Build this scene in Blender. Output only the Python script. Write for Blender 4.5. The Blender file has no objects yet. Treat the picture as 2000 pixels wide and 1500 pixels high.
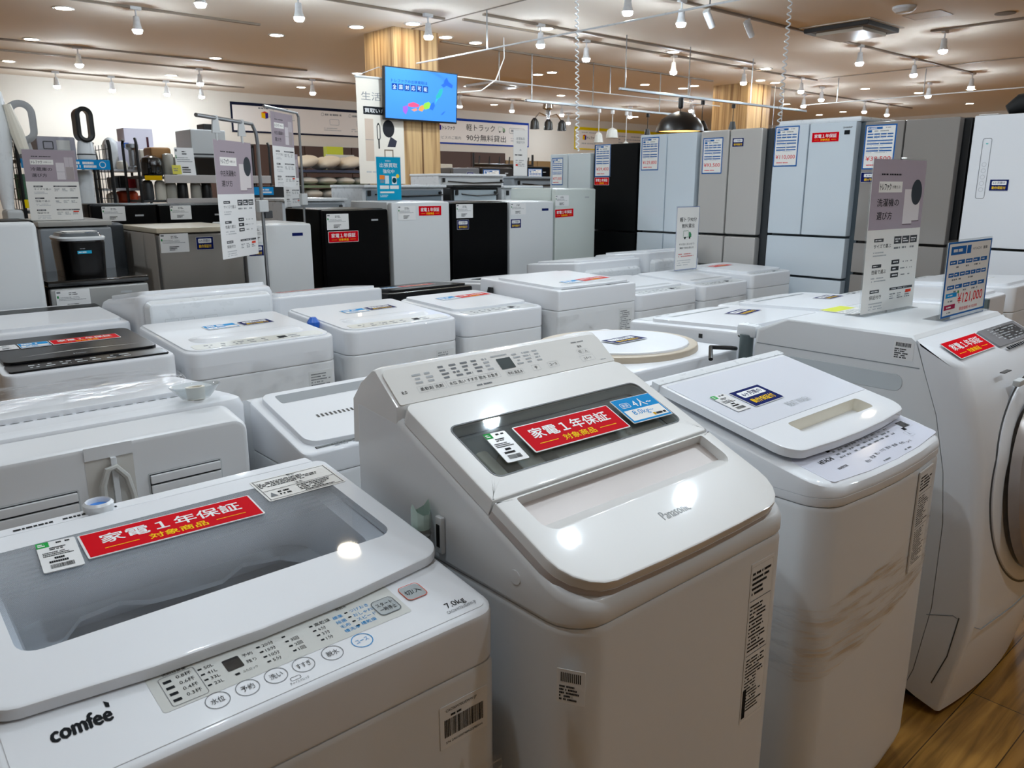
import bpy, bmesh, math, random
from mathutils import Vector, Matrix
S = bpy.context.scene
COL = S.collection
R = math.radians

# ------------------------------------------------------------------ camera, world, exposure
EYE = Vector((0, 0, 1.47)); PITCH = R(14.04); YAW = R(48.6); FPX = 1540.0
cam = bpy.data.cameras.new('camera'); camo = bpy.data.objects.new('camera', cam); COL.objects.link(camo)
cam.sensor_fit = 'HORIZONTAL'; cam.sensor_width = 36.0; cam.lens = 36.0 * FPX / 2000.0
cam.clip_start = 0.05; cam.clip_end = 100
camo.location = EYE; camo.rotation_euler = (math.pi / 2 - PITCH, 0, YAW - math.pi / 2)
cam.dof.use_dof = True; cam.dof.focus_distance = 1.75; cam.dof.aperture_fstop = 14.0
S.camera = camo
W = bpy.data.worlds.new('world'); S.world = W; W.use_nodes = True
W.node_tree.nodes['Background'].inputs[0].default_value = (0.9, 0.85, 0.8, 1)
W.node_tree.nodes['Background'].inputs[1].default_value = 0.03
S.view_settings.view_transform = 'Standard'; S.view_settings.look = 'None'
S.view_settings.gamma = 1.0; S.view_settings.use_curve_mapping = False
S.view_settings.exposure = 0.04
SPOT_POWER = 520.0; DOWN_POWER = 75.0
S.cycles.max_bounces = 8; S.cycles.transparent_max_bounces = 12; S.cycles.sample_clamp_indirect = 4.0; S.cycles.caustics_reflective = False; S.cycles.caustics_refractive = False

# ------------------------------------------------------------------ materials
def lin(h):
    h = h.lstrip('#'); c = [int(h[i:i + 2], 16) / 255 for i in (0, 2, 4)]
    return tuple(x / 12.92 if x <= 0.04045 else ((x + 0.055) / 1.055) ** 2.4 for x in c)
MATS = {}
def mat(name, col='#ffffff', rough=0.4, metal=0.0, emit=0.0, alpha=1.0, trans=0.0, coat=0.0, var=0.03, bump=0.0, scale=30.0, spec=0.5):
    if name in MATS: return MATS[name]
    m = bpy.data.materials.new(name); m.use_nodes = True; nt = m.node_tree; b = nt.nodes['Principled BSDF']
    c = lin(col) if isinstance(col, str) else col
    b.inputs['Base Color'].default_value = (*c, 1); b.inputs['Roughness'].default_value = rough
    b.inputs['Metallic'].default_value = metal; b.inputs['Alpha'].default_value = alpha
    b.inputs['Transmission Weight'].default_value = trans; b.inputs['Coat Weight'].default_value = coat
    b.inputs['Coat Roughness'].default_value = 0.05; b.inputs['Specular IOR Level'].default_value = spec
    if emit: b.inputs['Emission Color'].default_value = (*c, 1); b.inputs['Emission Strength'].default_value = emit
    if var and not emit:
        tc = nt.nodes.new('ShaderNodeTexCoord'); n = nt.nodes.new('ShaderNodeTexNoise'); n.inputs['Scale'].default_value = scale
        nt.links.new(tc.outputs['Object'], n.inputs['Vector'])
        r = nt.nodes.new('ShaderNodeMapRange'); r.inputs['To Min'].default_value = max(0, rough - var); r.inputs['To Max'].default_value = min(1, rough + var)
        nt.links.new(n.outputs['Fac'], r.inputs['Value']); nt.links.new(r.outputs['Result'], b.inputs['Roughness'])
        if bump:
            bp = nt.nodes.new('ShaderNodeBump'); bp.inputs['Strength'].default_value = bump; bp.inputs['Distance'].default_value = 0.002
            nt.links.new(n.outputs['Fac'], bp.inputs['Height']); nt.links.new(bp.outputs['Normal'], b.inputs['Normal'])
    MATS[name] = m; return m
def ink(h, emit=0.0):
    return mat('ink_' + h.lstrip('#') + ('_lit' if emit else ''), h, 0.5, emit=emit, var=0, spec=0.03)
def schlick(nt):
    """reflectance of a thin pane, the same from both of its sides"""
    lw = nt.nodes.new('ShaderNodeLayerWeight'); lw.inputs['Blend'].default_value = 0.5
    p = nt.nodes.new('ShaderNodeMath'); p.operation = 'POWER'; p.inputs[1].default_value = 5.0
    r = nt.nodes.new('ShaderNodeMapRange'); r.inputs['To Min'].default_value = 0.045; r.inputs['To Max'].default_value = 1.0
    nt.links.new(lw.outputs['Facing'], p.inputs[0]); nt.links.new(p.outputs[0], r.inputs[0]); return r
def glassy(name, col, alpha, rough=0.03):
    """thin tinted pane: clear tint mixed with a sharp reflection"""
    m = bpy.data.materials.new(name); m.use_nodes = True; nt = m.node_tree; nt.nodes.clear()
    out = nt.nodes.new('ShaderNodeOutputMaterial'); t = nt.nodes.new('ShaderNodeBsdfTransparent'); g = nt.nodes.new('ShaderNodeBsdfGlossy')
    d = nt.nodes.new('ShaderNodeBsdfDiffuse'); f = schlick(nt)
    mx = nt.nodes.new('ShaderNodeMixShader'); m2 = nt.nodes.new('ShaderNodeMixShader')
    t.inputs[0].default_value = (*lin(col), 1); d.inputs[0].default_value = (*lin(col), 1); g.inputs['Roughness'].default_value = rough
    mx.inputs[0].default_value = alpha
    nt.links.new(t.outputs[0], mx.inputs[1]); nt.links.new(d.outputs[0], mx.inputs[2])
    nt.links.new(f.outputs[0], m2.inputs[0]); nt.links.new(mx.outputs[0], m2.inputs[1]); nt.links.new(g.outputs[0], m2.inputs[2])
    nt.links.new(m2.outputs[0], out.inputs[0]); MATS[name] = m; return m

WHITE = mat('white_enamel', '#e8eaee', 0.42, coat=0.35)
WHITEW = mat('warm_white_enamel', '#e8e7e5', 0.35, coat=0.7, var=0.01)
WHITEB = mat('white_body_steel', '#e6e8ea', 0.35, coat=0.3)
WHITEP = mat('white_plastic', '#e4e7ea', 0.28)
PALE = mat('pale_grey_plastic', '#c9cccd', 0.4)
GREY = mat('grey_plastic', '#8e9499', 0.4)
DGREY = mat('dark_grey_plastic', '#3a3d40', 0.4)
BLACK = mat('black_plastic', '#0d0e10', 0.35)
BLACKG = mat('black_gloss', '#08090b', 0.06, coat=0.5, var=0.01)
BEIGE = mat('beige_plastic', '#b9ab97', 0.4)
CREAM = mat('cream_plastic', '#e6e0d2', 0.35)
SILVER = mat('silver_steel', '#cfccc8', 0.3, metal=0.35)
CHROME = mat('chrome', '#c9ccd0', 0.12, metal=1.0)
STEEL = mat('brushed_steel', '#9da1a5', 0.3, metal=0.9)
GREENISH = mat('greenish_white_door', '#d6ddd8', 0.2, coat=0.3)
BLUEW = mat('bluish_white_door', '#d3dde5', 0.12, coat=0.4)
BROWNGLASS = mat('grey_brown_glass_door', '#8d8884', 0.10, coat=0.5, var=0.01)
TAUPE = mat('taupe_trim', '#b9afaa', 0.35, metal=0.1)
RED = ink('#d0061a'); YEL = ink('#ffd21f'); NAVY = ink('#16215c'); PAPER = mat('card_paper', '#eceae6', 0.35, var=0)
SKY = ink('#1f8fd0'); BLUE = ink('#2561a4'); INKK = ink('#202225'); INKG = ink('#7d8084'); INKL = ink('#b4b7ba'); WHT = mat('ink_white', '#f2f2f2', 0.4, var=0)
PAPERG = mat('laminated_card', '#ececec', 0.3, var=0, coat=0.1)
ACRYL = glassy('clear_acrylic', '#fbfdfe', 0.01)
WINDOWG = glassy('dark_window_glass', '#e2e7e9', 0.02)
LIDGLASS = None
BULB = mat('lamp_bulb_glow', (0.78, 0.90, 1.0), emit=SPOT_POWER)
DOWNGLOW = mat('downlight_glow', (1.0, 0.87, 0.66), emit=DOWN_POWER)

def film_mat(name='stretch_film', lo=0.04, hi=0.55, sc=(6, 6, 70)):
    m = bpy.data.materials.new(name); m.use_nodes = True; nt = m.node_tree; nt.nodes.clear()
    out = nt.nodes.new('ShaderNodeOutputMaterial'); t = nt.nodes.new('ShaderNodeBsdfTransparent'); g = nt.nodes.new('ShaderNodeBsdfGlossy')
    g.inputs['Roughness'].default_value = 0.18; g.inputs['Color'].default_value = (1, 1, 1, 1)
    tc = nt.nodes.new('ShaderNodeTexCoord'); mp = nt.nodes.new('ShaderNodeMapping'); mp.inputs['Scale'].default_value = sc; mp.inputs['Rotation'].default_value = (0.0, 0.12, 0.0)
    n = nt.nodes.new('ShaderNodeTexNoise'); n.inputs['Scale'].default_value = 2.0; n.inputs['Detail'].default_value = 6
    b = nt.nodes.new('ShaderNodeBump'); b.inputs['Strength'].default_value = 0.9; b.inputs['Distance'].default_value = 0.004
    r = nt.nodes.new('ShaderNodeMapRange'); r.inputs['From Min'].default_value = 0.48; r.inputs['From Max'].default_value = 0.72; r.inputs['To Min'].default_value = lo; r.inputs['To Max'].default_value = hi
    mx = nt.nodes.new('ShaderNodeMixShader'); L = nt.links.new
    L(tc.outputs['Object'], mp.inputs[0]); L(mp.outputs[0], n.inputs['Vector']); L(n.outputs['Fac'], b.inputs['Height']); L(b.outputs[0], g.inputs['Normal'])
    L(n.outputs['Fac'], r.inputs[0]); L(r.outputs[0], mx.inputs[0]); L(t.outputs[0], mx.inputs[1]); L(g.outputs[0], mx.inputs[2]); L(mx.outputs[0], out.inputs[0])
    return m
FILM = film_mat(); FILMT = film_mat('loose_stretch_film', 0.02, 0.22, (5, 14, 9))
def lid_glass():
    """grey lid pane printed with a fine dot screen"""
    m = bpy.data.materials.new('dotted_lid_glass'); m.use_nodes = True; nt = m.node_tree; nt.nodes.clear(); L = nt.links.new
    out = nt.nodes.new('ShaderNodeOutputMaterial'); t = nt.nodes.new('ShaderNodeBsdfTransparent'); d = nt.nodes.new('ShaderNodeBsdfDiffuse')
    g = nt.nodes.new('ShaderNodeBsdfGlossy'); g.inputs['Roughness'].default_value = 0.03
    t.inputs[0].default_value = (0.9, 0.92, 0.94, 1); d.inputs[0].default_value = (0.62, 0.65, 0.69, 1)
    tc = nt.nodes.new('ShaderNodeTexCoord'); mp = nt.nodes.new('ShaderNodeMapping'); mp.inputs['Scale'].default_value = (620, 620, 620)
    ck = nt.nodes.new('ShaderNodeTexChecker'); ck.inputs['Scale'].default_value = 1.0
    r = nt.nodes.new('ShaderNodeMapRange'); r.inputs['To Min'].default_value = 0.35; r.inputs['To Max'].default_value = 1.25
    f = schlick(nt); m1 = nt.nodes.new('ShaderNodeMixShader'); m2 = nt.nodes.new('ShaderNodeMixShader')
    L(tc.outputs['Object'], mp.inputs[0]); L(mp.outputs[0], ck.inputs['Vector']); L(ck.outputs['Fac'], r.inputs[0]); 
    sx = nt.nodes.new('ShaderNodeSeparateXYZ'); gr = nt.nodes.new('ShaderNodeMapRange'); mu = nt.nodes.new('ShaderNodeMath'); mu.operation = 'MULTIPLY'   # printed dots, milkier toward the hinge side to paint in the interior's brightness
    gr.inputs['From Min'].default_value = -0.04; gr.inputs['From Max'].default_value = 0.16; gr.inputs['To Min'].default_value = 0.015; gr.inputs['To Max'].default_value = 0.44
    L(tc.outputs['Object'], sx.inputs[0]); L(sx.outputs['Y'], gr.inputs[0]); L(gr.outputs[0], mu.inputs[0]); L(r.outputs[0], mu.inputs[1]); L(mu.outputs[0], m1.inputs[0])
    L(t.outputs[0], m1.inputs[1]); L(d.outputs[0], m1.inputs[2]); L(f.outputs[0], m2.inputs[0]); L(m1.outputs[0], m2.inputs[1]); L(g.outputs[0], m2.inputs[2]); L(m2.outputs[0], out.inputs[0])
    return m
LIDGLASS = lid_glass()
def plank_mat():
    m = bpy.data.materials.new('oak_plank_floor'); m.use_nodes = True; nt = m.node_tree; b = nt.nodes['Principled BSDF']; L = nt.links.new
    tc = nt.nodes.new('ShaderNodeTexCoord'); mp = nt.nodes.new('ShaderNodeMapping'); mp.inputs['Rotation'].default_value = (0, 0, 0)
    br = nt.nodes.new('ShaderNodeTexBrick'); br.inputs['Scale'].default_value = 1.0; br.inputs['Brick Width'].default_value = 1.2; br.inputs['Row Height'].default_value = 0.16
    br.inputs['Mortar Size'].default_value = 0.0015; br.inputs['Color1'].default_value = (0.40, 0.205, 0.045, 1); br.inputs['Color2'].default_value = (0.28, 0.135, 0.028, 1); br.inputs['Mortar'].default_value = (0.06, 0.03, 0.01, 1)
    n = nt.nodes.new('ShaderNodeTexNoise'); mp2 = nt.nodes.new('ShaderNodeMapping'); mp2.inputs['Scale'].default_value = (1.4, 20, 1); n.inputs['Scale'].default_value = 1.6; n.inputs['Detail'].default_value = 5; n.inputs['Distortion'].default_value = 0.7
    cr = nt.nodes.new('ShaderNodeValToRGB'); cr.color_ramp.elements[0].color = (0.5, 0.46, 0.4, 1); cr.color_ramp.elements[0].position = 0.35; cr.color_ramp.elements[1].color = (1.15, 1.12, 1.05, 1); cr.color_ramp.elements[1].position = 0.65
    mx = nt.nodes.new('ShaderNodeMix'); mx.data_type = 'RGBA'; mx.blend_type = 'MULTIPLY'; mx.inputs['Factor'].default_value = 1
    L(tc.outputs['Object'], mp.inputs[0]); L(mp.outputs[0], br.inputs['Vector']); L(tc.outputs['Object'], mp2.inputs[0]); L(mp2.outputs[0], n.inputs['Vector']); L(n.outputs['Fac'], cr.inputs[0])
    L(br.outputs['Color'], mx.inputs[6]); L(cr.outputs[0], mx.inputs[7]); L(mx.outputs[2], b.inputs['Base Color']); b.inputs['Roughness'].default_value = 0.22
    bp = nt.nodes.new('ShaderNodeBump'); bp.inputs['Strength'].default_value = 0.15; bp.inputs['Distance'].default_value = 0.002; L(n.outputs['Fac'], bp.inputs['Height']); L(bp.outputs[0], b.inputs['Normal'])
    return m
def strip_wood():
    m = bpy.data.materials.new('pine_strip_cladding'); m.use_nodes = True; nt = m.node_tree; b = nt.nodes['Principled BSDF']; L = nt.links.new
    tc = nt.nodes.new('ShaderNodeTexCoord'); mp = nt.nodes.new('ShaderNodeMapping'); mp.inputs['Scale'].default_value = (1, 1, 0.03)
    n = nt.nodes.new('ShaderNodeTexNoise'); n.inputs['Scale'].default_value = 28; n.inputs['Detail'].default_value = 3
    cr = nt.nodes.new('ShaderNodeValToRGB'); cr.color_ramp.elements[0].color = (0.24, 0.12, 0.04, 1); cr.color_ramp.elements[0].position = 0.34; cr.color_ramp.elements[1].color = (0.56, 0.37, 0.17, 1); cr.color_ramp.elements[1].position = 0.56
    L(tc.outputs['Object'], mp.inputs[0]); L(mp.outputs[0], n.inputs['Vector']); L(n.outputs['Fac'], cr.inputs[0]); L(cr.outputs[0], b.inputs['Base Color']); b.inputs['Roughness'].default_value = 0.5
    return m

# ------------------------------------------------------------------ mesh builder
class Frame:
    def __init__(s, o, u, v, k=1.0):
        s.k = k; s.o = Vector(o); s.u = Vector(u).normalized(); v = Vector(v); s.v = (v - s.u * v.dot(s.u)).normalized(); s.n = s.u.cross(s.v)
    def p(s, a, b, c=0.0): return s.o + (s.u * a + s.v * b + s.n * c) * s.k
    def sub(s, a, b, c=0.0, rot=0.0):
        cu = s.u * math.cos(rot) + s.v * math.sin(rot); cv = -s.u * math.sin(rot) + s.v * math.cos(rot)
        return Frame(s.p(a, b, c), cu, cv, s.k)
GLY = {}
def glyphs(t, bold):
    k = (t, bold)
    if k not in GLY:
        c = bpy.data.curves.new('lettering', 'FONT'); c.body = t; c.size = 1; c.resolution_u = 2; c.offset = bold
        o = bpy.data.objects.new('lettering', c); me = bpy.data.meshes.new_from_object(o)
        vs = [(v.co.x, v.co.y) for v in me.vertices]; fs = [tuple(p.vertices) for p in me.polygons]
        bpy.data.objects.remove(o); bpy.data.curves.remove(c); bpy.data.meshes.remove(me)
        xs = [v[0] for v in vs] or [0, 1]; ys = [v[1] for v in vs] or [0, 1]
        GLY[k] = (vs, fs, min(xs), max(xs), min(ys), max(ys))
    return GLY[k]
def rr(u0, u1, v0, v1, r=0.02, n=5, m=4, bow=0.0):
    rs = r if isinstance(r, (tuple, list)) else (r, r, r, r)
    cs = [(u0, v0, 1, 1, math.pi), (u1, v0, -1, 1, 1.5 * math.pi), (u1, v1, -1, -1, 0), (u0, v1, 1, -1, 0.5 * math.pi)]
    arcs = []
    for (cx, cy, sx, sy, a0), q in zip(cs, rs):
        q = max(q, 1e-5); arcs.append([(cx + sx * q + q * math.cos(a0 + math.pi / 2 * i / n), cy + sy * q + q * math.sin(a0 + math.pi / 2 * i / n)) for i in range(n + 1)])
    out = []
    for k in range(4):
        out += arcs[k]; a = arcs[k][-1]; b = arcs[(k + 1) % 4][0]
        out += [(a[0] + (b[0] - a[0]) * i / m, a[1] + (b[1] - a[1]) * i / m) for i in range(1, m)]
    if bow:
        uc = (u0 + u1) / 2; hw = (u1 - u0) / 2; q = 0.3 * (v1 - v0)
        out = [(u, v - bow * (1 - ((u - uc) / hw) ** 2) * max(0, 1 - (v - v0) / q)) for u, v in out]
    return out
def inset(pts, d):
    n = len(pts); out = []
    for i in range(n):
        ax, ay = pts[i - 1]; bx, by = pts[(i + 1) % n]; tx, ty = bx - ax, by - ay; l = math.hypot(tx, ty) or 1
        out.append((pts[i][0] - ty / l * d, pts[i][1] + tx / l * d))
    return out
class MB:
    def __init__(s): s.v = []; s.f = []; s.mi = []; s.mats = []
    def slot(s, m):
        if m not in s.mats: s.mats.append(m)
        return s.mats.index(m)
    def add(s, vs, fs, m):
        k = len(s.v); i = s.slot(m); s.v += [Vector(v) for v in vs]
        for f in fs: s.f.append(tuple(x + k for x in f)); s.mi.append(i)
    def box(s, x0, x1, y0, y1, z0, z1, m, b=0.0, seg=2, fr=None):
        x0, x1 = min(x0, x1), max(x0, x1); y0, y1 = min(y0, y1), max(y0, y1); z0, z1 = min(z0, z1), max(z0, z1)
        bm = bmesh.new(); bmesh.ops.create_cube(bm, size=1)
        for v in bm.verts: v.co = Vector(((x0 + x1) / 2 + v.co.x * (x1 - x0), (y0 + y1) / 2 + v.co.y * (y1 - y0), (z0 + z1) / 2 + v.co.z * (z1 - z0)))
        if b: bmesh.ops.bevel(bm, geom=bm.edges[:], offset=min(b, 0.45 * min(x1 - x0, y1 - y0, z1 - z0)), segments=seg, profile=0.5, affect='EDGES')
        bm.verts.index_update()
        vs = [fr.p(*v.co) if fr else v.co.copy() for v in bm.verts]; fs = [tuple(v.index for v in f.verts) for f in bm.faces]; bm.free(); s.add(vs, fs, m)
    def loft(s, rings, m, c0=True, c1=True):
        n = len(rings[0]); vs = [p for r in rings for p in r]; fs = []
        for j in range(len(rings) - 1):
            for i in range(n):
                k = (i + 1) % n; fs.append((j * n + i, j * n + k, (j + 1) * n + k, (j + 1) * n + i))
        if c0: fs.append(tuple(range(n))[::-1])
        if c1: fs.append(tuple((len(rings) - 1) * n + i for i in range(n)))
        s.add(vs, fs, m)
    def tube(s, pts, r, m, n=8, caps=True):
        pts = [Vector(p) for p in pts]; rs = r if isinstance(r, (list, tuple)) else [r] * len(pts); rings = []
        t0 = (pts[1] - pts[0]).normalized(); a = Vector((0, 0, 1)) if abs(t0.z) < 0.9 else Vector((1, 0, 0)); u = t0.cross(a).normalized()
        for i, p in enumerate(pts):
            t = (pts[min(i + 1, len(pts) - 1)] - pts[max(i - 1, 0)]).normalized(); u = (u - t * u.dot(t)).normalized(); w = t.cross(u)
            rings.append([p + (u * math.cos(2 * math.pi * k / n) + w * math.sin(2 * math.pi * k / n)) * rs[i] for k in range(n)])
        s.loft(rings, m, caps, caps)
    def lathe(s, prof, m, c=(0, 0, 0), n=20, fr=None, c0=True, c1=True, sx=1.0, sy=1.0):
        f = fr or Frame(c, (1, 0, 0), (0, 1, 0))
        s.loft([[f.p(r * sx * math.cos(2 * math.pi * k / n), r * sy * math.sin(2 * math.pi * k / n), z) for k in range(n)] for r, z in prof], m, c0, c1)
    def slab(s, fr, outer, t0, t1, m, hole=None, bev=0.002, top=None):
        """flat plate with an optional hole; top = material of the upper face"""
        r0 = [fr.p(u, v, t0) for u, v in outer]; r1 = [fr.p(u, v, t1 - bev) for u, v in outer]; r15 = [fr.p(u, v, t1 - bev * 0.3) for u, v in inset(outer, bev * 0.3)]; ti = inset(outer, bev); r2 = [fr.p(u, v, t1) for u, v in ti]
        if hole is None:
            s.loft([r0, r1, r15, r2], m, True, top is None)
            if top: s.add(r2, [tuple(range(len(r2)))], top)
        else:
            h1 = [fr.p(u, v, t1) for u, v in hole]; h0 = [fr.p(u, v, t0) for u, v in hole]; s.loft([h0, r0, r1, r15, r2, h1, h0], m, False, False)
    def rect(s, fr, u0, v0, u1, v1, w, m): s.add([fr.p(u0, v0, w), fr.p(u1, v0, w), fr.p(u1, v1, w), fr.p(u0, v1, w)], [(0, 1, 2, 3)], m)
    def poly(s, fr, pts, w, m): s.add([fr.p(u, v, w) for u, v in pts], [tuple(range(len(pts)))], m)
    def ring(s, fr, pts, d, w, m):
        q = inset(pts, d); n = len(pts); s.add([fr.p(u, v, w) for u, v in pts] + [fr.p(u, v, w) for u, v in q], [(i, (i + 1) % n, n + (i + 1) % n, n + i) for i in range(n)], m)
    def text(s, fr, t, u, v, h, m, w=0.0012, fit=None, al='c', bold=0.0, shear=0.0):
        vs, fs, a0, a1, b0, b1 = glyphs(t, 0.0)
        if not fs: return
        kx = h if fit is None else fit / (a1 - a0)
        uc = {'c': (a0 + a1) / 2, 'l': a0, 'r': a1}[al]; vc = (b0 + b1) / 2
        e = bold * 0.8 * h                                   # heavier strokes: the glyph drawn again a hair to each side
        for i, (du, dv) in enumerate(((0, 0), (-e, 0), (e, 0), (0, -e), (0, e)) if bold else ((0, 0),)):
            s.add([fr.p(u + du + (x - uc + shear * (y - vc)) * kx, v + dv + (y - vc) * h, w + 0.00002 * i) for x, y in vs], fs, m)
    def micro(s, fr, u0, v0, u1, v1, rows, m, w=0.0012, seed=1, fill=0.5, dens=0.9):
        """lines of print too small to read"""
        rd = random.Random(seed); hh = (v1 - v0) / rows
        for i in range(rows):
            v = v1 - (i + 1) * hh; u = u0; end = u0 + (u1 - u0) * rd.uniform(0.55, 1.0)
            while u < end:
                l = min(end - u, max((u1 - u0) * rd.uniform(0.015, 0.07), hh * .3))
                if rd.random() < dens: s.rect(fr, u, v + hh * (1 - fill) / 2, u + l, v + hh * (1 + fill) / 2, w, m)
                u += l + (u1 - u0) * 0.012
    def build(s, name, parent=None, origin=None, sharp=32):
        off = Vector(OFF[parent.name]) if parent else None
        if off is None:
            if origin is None:
                xs = [v.x for v in s.v]; ys = [v.y for v in s.v]; origin = ((min(xs) + max(xs)) / 2, (min(ys) + max(ys)) / 2, min(v.z for v in s.v))
            off = Vector(origin)
        me = bpy.data.meshes.new(name); me.from_pydata([tuple(v - off) for v in s.v], [], s.f)
        for m in s.mats: me.materials.append(m)
        me.polygons.foreach_set('material_index', s.mi); me.polygons.foreach_set('use_smooth', [True] * len(s.f))
        bm = bmesh.new(); bm.from_mesh(me); bmesh.ops.recalc_face_normals(bm, faces=bm.faces[:]); bm.to_mesh(me); bm.free()
        me.set_sharp_from_angle(angle=R(sharp)); me.update()
        o = bpy.data.objects.new(name, me); COL.objects.link(o)
        if len(s.f) > 5: wn = o.modifiers.new('even_normals', 'WEIGHTED_NORMAL'); wn.weight = 90; wn.keep_sharp = True
        if parent: o.parent = parent
        else: o.location = off
        OFF[o.name] = tuple(off); return o
OFF = {}
USED = set()
def tag(o, label, cat, group=None):
    o['label'] = label; o['category'] = cat
    if group: o['group'] = group
    return o
def thing(name, label, cat, loc, group=None):
    o = bpy.data.objects.new(name, None); o.empty_display_size = 0.1; COL.objects.link(o); o.location = loc; OFF[o.name] = tuple(loc)
    return tag(o, label, cat, group)
def struct(mb, name, parent=None):
    o = mb.build(name, parent, origin=(0, 0, 0) if parent is None else None); o['kind'] = 'structure'; return o
def dup(root, loc, label):
    r = root.copy(); COL.objects.link(r); r.location = loc; r['label'] = label
    for ch in list(root.children):
        c = ch.copy(); COL.objects.link(c); c.parent = r
        for g in list(ch.children):
            d = g.copy(); COL.objects.link(d); d.parent = c
    return r
UP = (0, 0, 1); FRONT = ((1, 0, 0), (0, 0, 1))      # cards facing the viewer's side (-Y)
def facing_mY(x, y, z): return Frame((x, y, z), (1, 0, 0), (0, 0, 1))
def facing_mX(x, y, z): return Frame((x, y, z), (0, -1, 0), (0, 0, 1))
# ------------------------------------------------------------------ the room
CEIL = 3.05; X0, X1, Y0, Y1 = -4.5, 19.6, -4.5, 13.95
CEILM = mat('warm_ceiling_paint', '#f8eddf', 0.85, bump=0.05); WALLM = mat('off_white_wall_paint', '#ddd5ca', 0.85, bump=0.05)
b = MB(); b.box(X0, X1, Y0, Y1, -0.1, 0, plank_mat()); struct(b, 'floor')
b = MB(); b.box(X0 - .2, X1 + .2, Y0 - .2, Y1 + .2, CEIL, CEIL + .15, CEILM); struct(b, 'ceiling')
b = MB(); b.box(X0 - .2, X1 + .2, Y1, Y1 + .2, 0, CEIL, WALLM); struct(b, 'wall_far')
b = MB(); b.box(X1, X1 + .2, Y0, Y1, 0, CEIL, WALLM); struct(b, 'wall_right')
b = MB(); b.box(X0 - .2, X0, Y0, Y1, 0, CEIL, WALLM); struct(b, 'wall_left')
b = MB(); b.box(X0 - .2, X1 + .2, Y0 - .2, Y0, 0, CEIL, WALLM); struct(b, 'wall_near')
BRN = mat('dark_brown_wall_panel', '#4a332a', 0.6)
b = MB()
for i in range(12):
    x = 5.2 + i * 0.98; b.box(x, x + 0.965, Y1 - .06, Y1 - .001, 0.02, 2.2 if i < 7 else 2.05, BRN if i < 7 else mat('tan_wall_panel', '#8a6c45', 0.6), b=.004)
struct(b, 'trim_1')
PINE = strip_wood()
b = MB(); b.box(4.80, 5.36, 7.27, 7.83, 0, CEIL - .001, PINE); b.box(5.12, 5.135, 7.262, 7.275, 0, CEIL - .001, mat('seam_dark_wood', '#6b4a2a', 0.6))
o = struct(b, 'pillar'); tag(o, 'square pillar clad in pale pine strips behind the wall television', 'pillar')
b = MB(); b.box(11.4, 12.05, 7.35, 8.0, 0, CEIL - .001, PINE); b.box(11.81, 11.825, 7.342, 7.355, 0, CEIL - .001, mat('seam_dark_wood', '#6b4a2a', 0.6))
o = struct(b, 'pillar'); tag(o, 'far pine clad pillar rising behind the black dome pendant and tall fridges', 'pillar')

# ------------------------------------------------------------------ ceiling lamps
def pix(p):
    """where a point falls in the photograph's 2000 x 1500 frame (used only to word the lamps' labels)"""
    c = camo.matrix_basis.inverted() @ Vector(p); return 1000 + FPX * c.x / -c.z, 750 - FPX * c.y / -c.z
ORD = ['first', 'second', 'third', 'fourth', 'fifth', 'sixth', 'seventh', 'eighth', 'ninth', 'tenth', 'eleventh', 'twelfth', 'thirteenth', 'fourteenth', 'fifteenth', 'sixteenth']
DL = [(2.09, 8.54), (2.21, 10.51), (4.13, 8.5), (4.24, 10.47), (2.33, 12.49), (4.38, 12.48), (6.45, 12.52), (4.54, 7.54), (4.88, 7.03), (6.3, 10.5), (5.56, 7.4), (6.04, 6.32), (6.02, 7.45), (8.2, 6.36), (8.32, 8.87), (8.32, 8.58), (8.42, 10.61), (10.62, 12.58), (10.47, 10.56), (10.4, 8.6), (14.9, 12.57), (10.29, 6.38), (11.32, 7.1), (11.74, 7.1), (13.56, 6.53), (14.84, 6.19), (14.96, 5.4), (17.46, 6.29), (17.28, 8.76), (18.65, 9.45), (14.87, 8.71), (17.6, 9.47), (11.1, 8.16), (11.25, 8.5)]
SP = [(2.56, 8.05), (2.59, 6.6), (3.41, 6.58), (2.71, 10.7), (3.0, 13.13), (3.73, 13.13), (4.51, 13.13), (4.41, 11.5), (5.04, 13.13), (6.11, 11.5), (4.72, 6.55), (5.84, 6.19), (6.83, 6.5), (5.31, 4.6), (6.02, 4.6), (8.4, 6.5), (10.27, 11.65), (9.04, 11.65), (11.58, 11.65), (13.11, 12.98), (12.94, 11.05), (9.22, 3.65), (9.41, 4.63), (10.88, 4.63), (12.82, 4.63), (13.54, 5.5), (9.95, 6.5), (11.47, 6.5), (13.54, 7.6), (12.78, 6.87), (15.42, 7.4), (16.39, 7.4), (12.78, 9.44), (13.7, 10.06)]
SP_NEAR = [(2.34, 1.75), (3.27, 1.05), (2.4, 1.06), (0.9, 2.3), (0.2, 4.6), (3.6, 3.0), (2.3, -0.5), (4.6, -0.6), (0.25, 0.80)]  # leading ones placed from lid reflections; the rest unseen, added to brighten the foreground
DL_NEAR = [(2.08, 3.36), (-1.5, 4.2), (6.5, 2.0), (2.6, -1.6), (4.6, -0.9)]  # beyond the one reflected in a lid, unseen downlights added as warm fill
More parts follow.
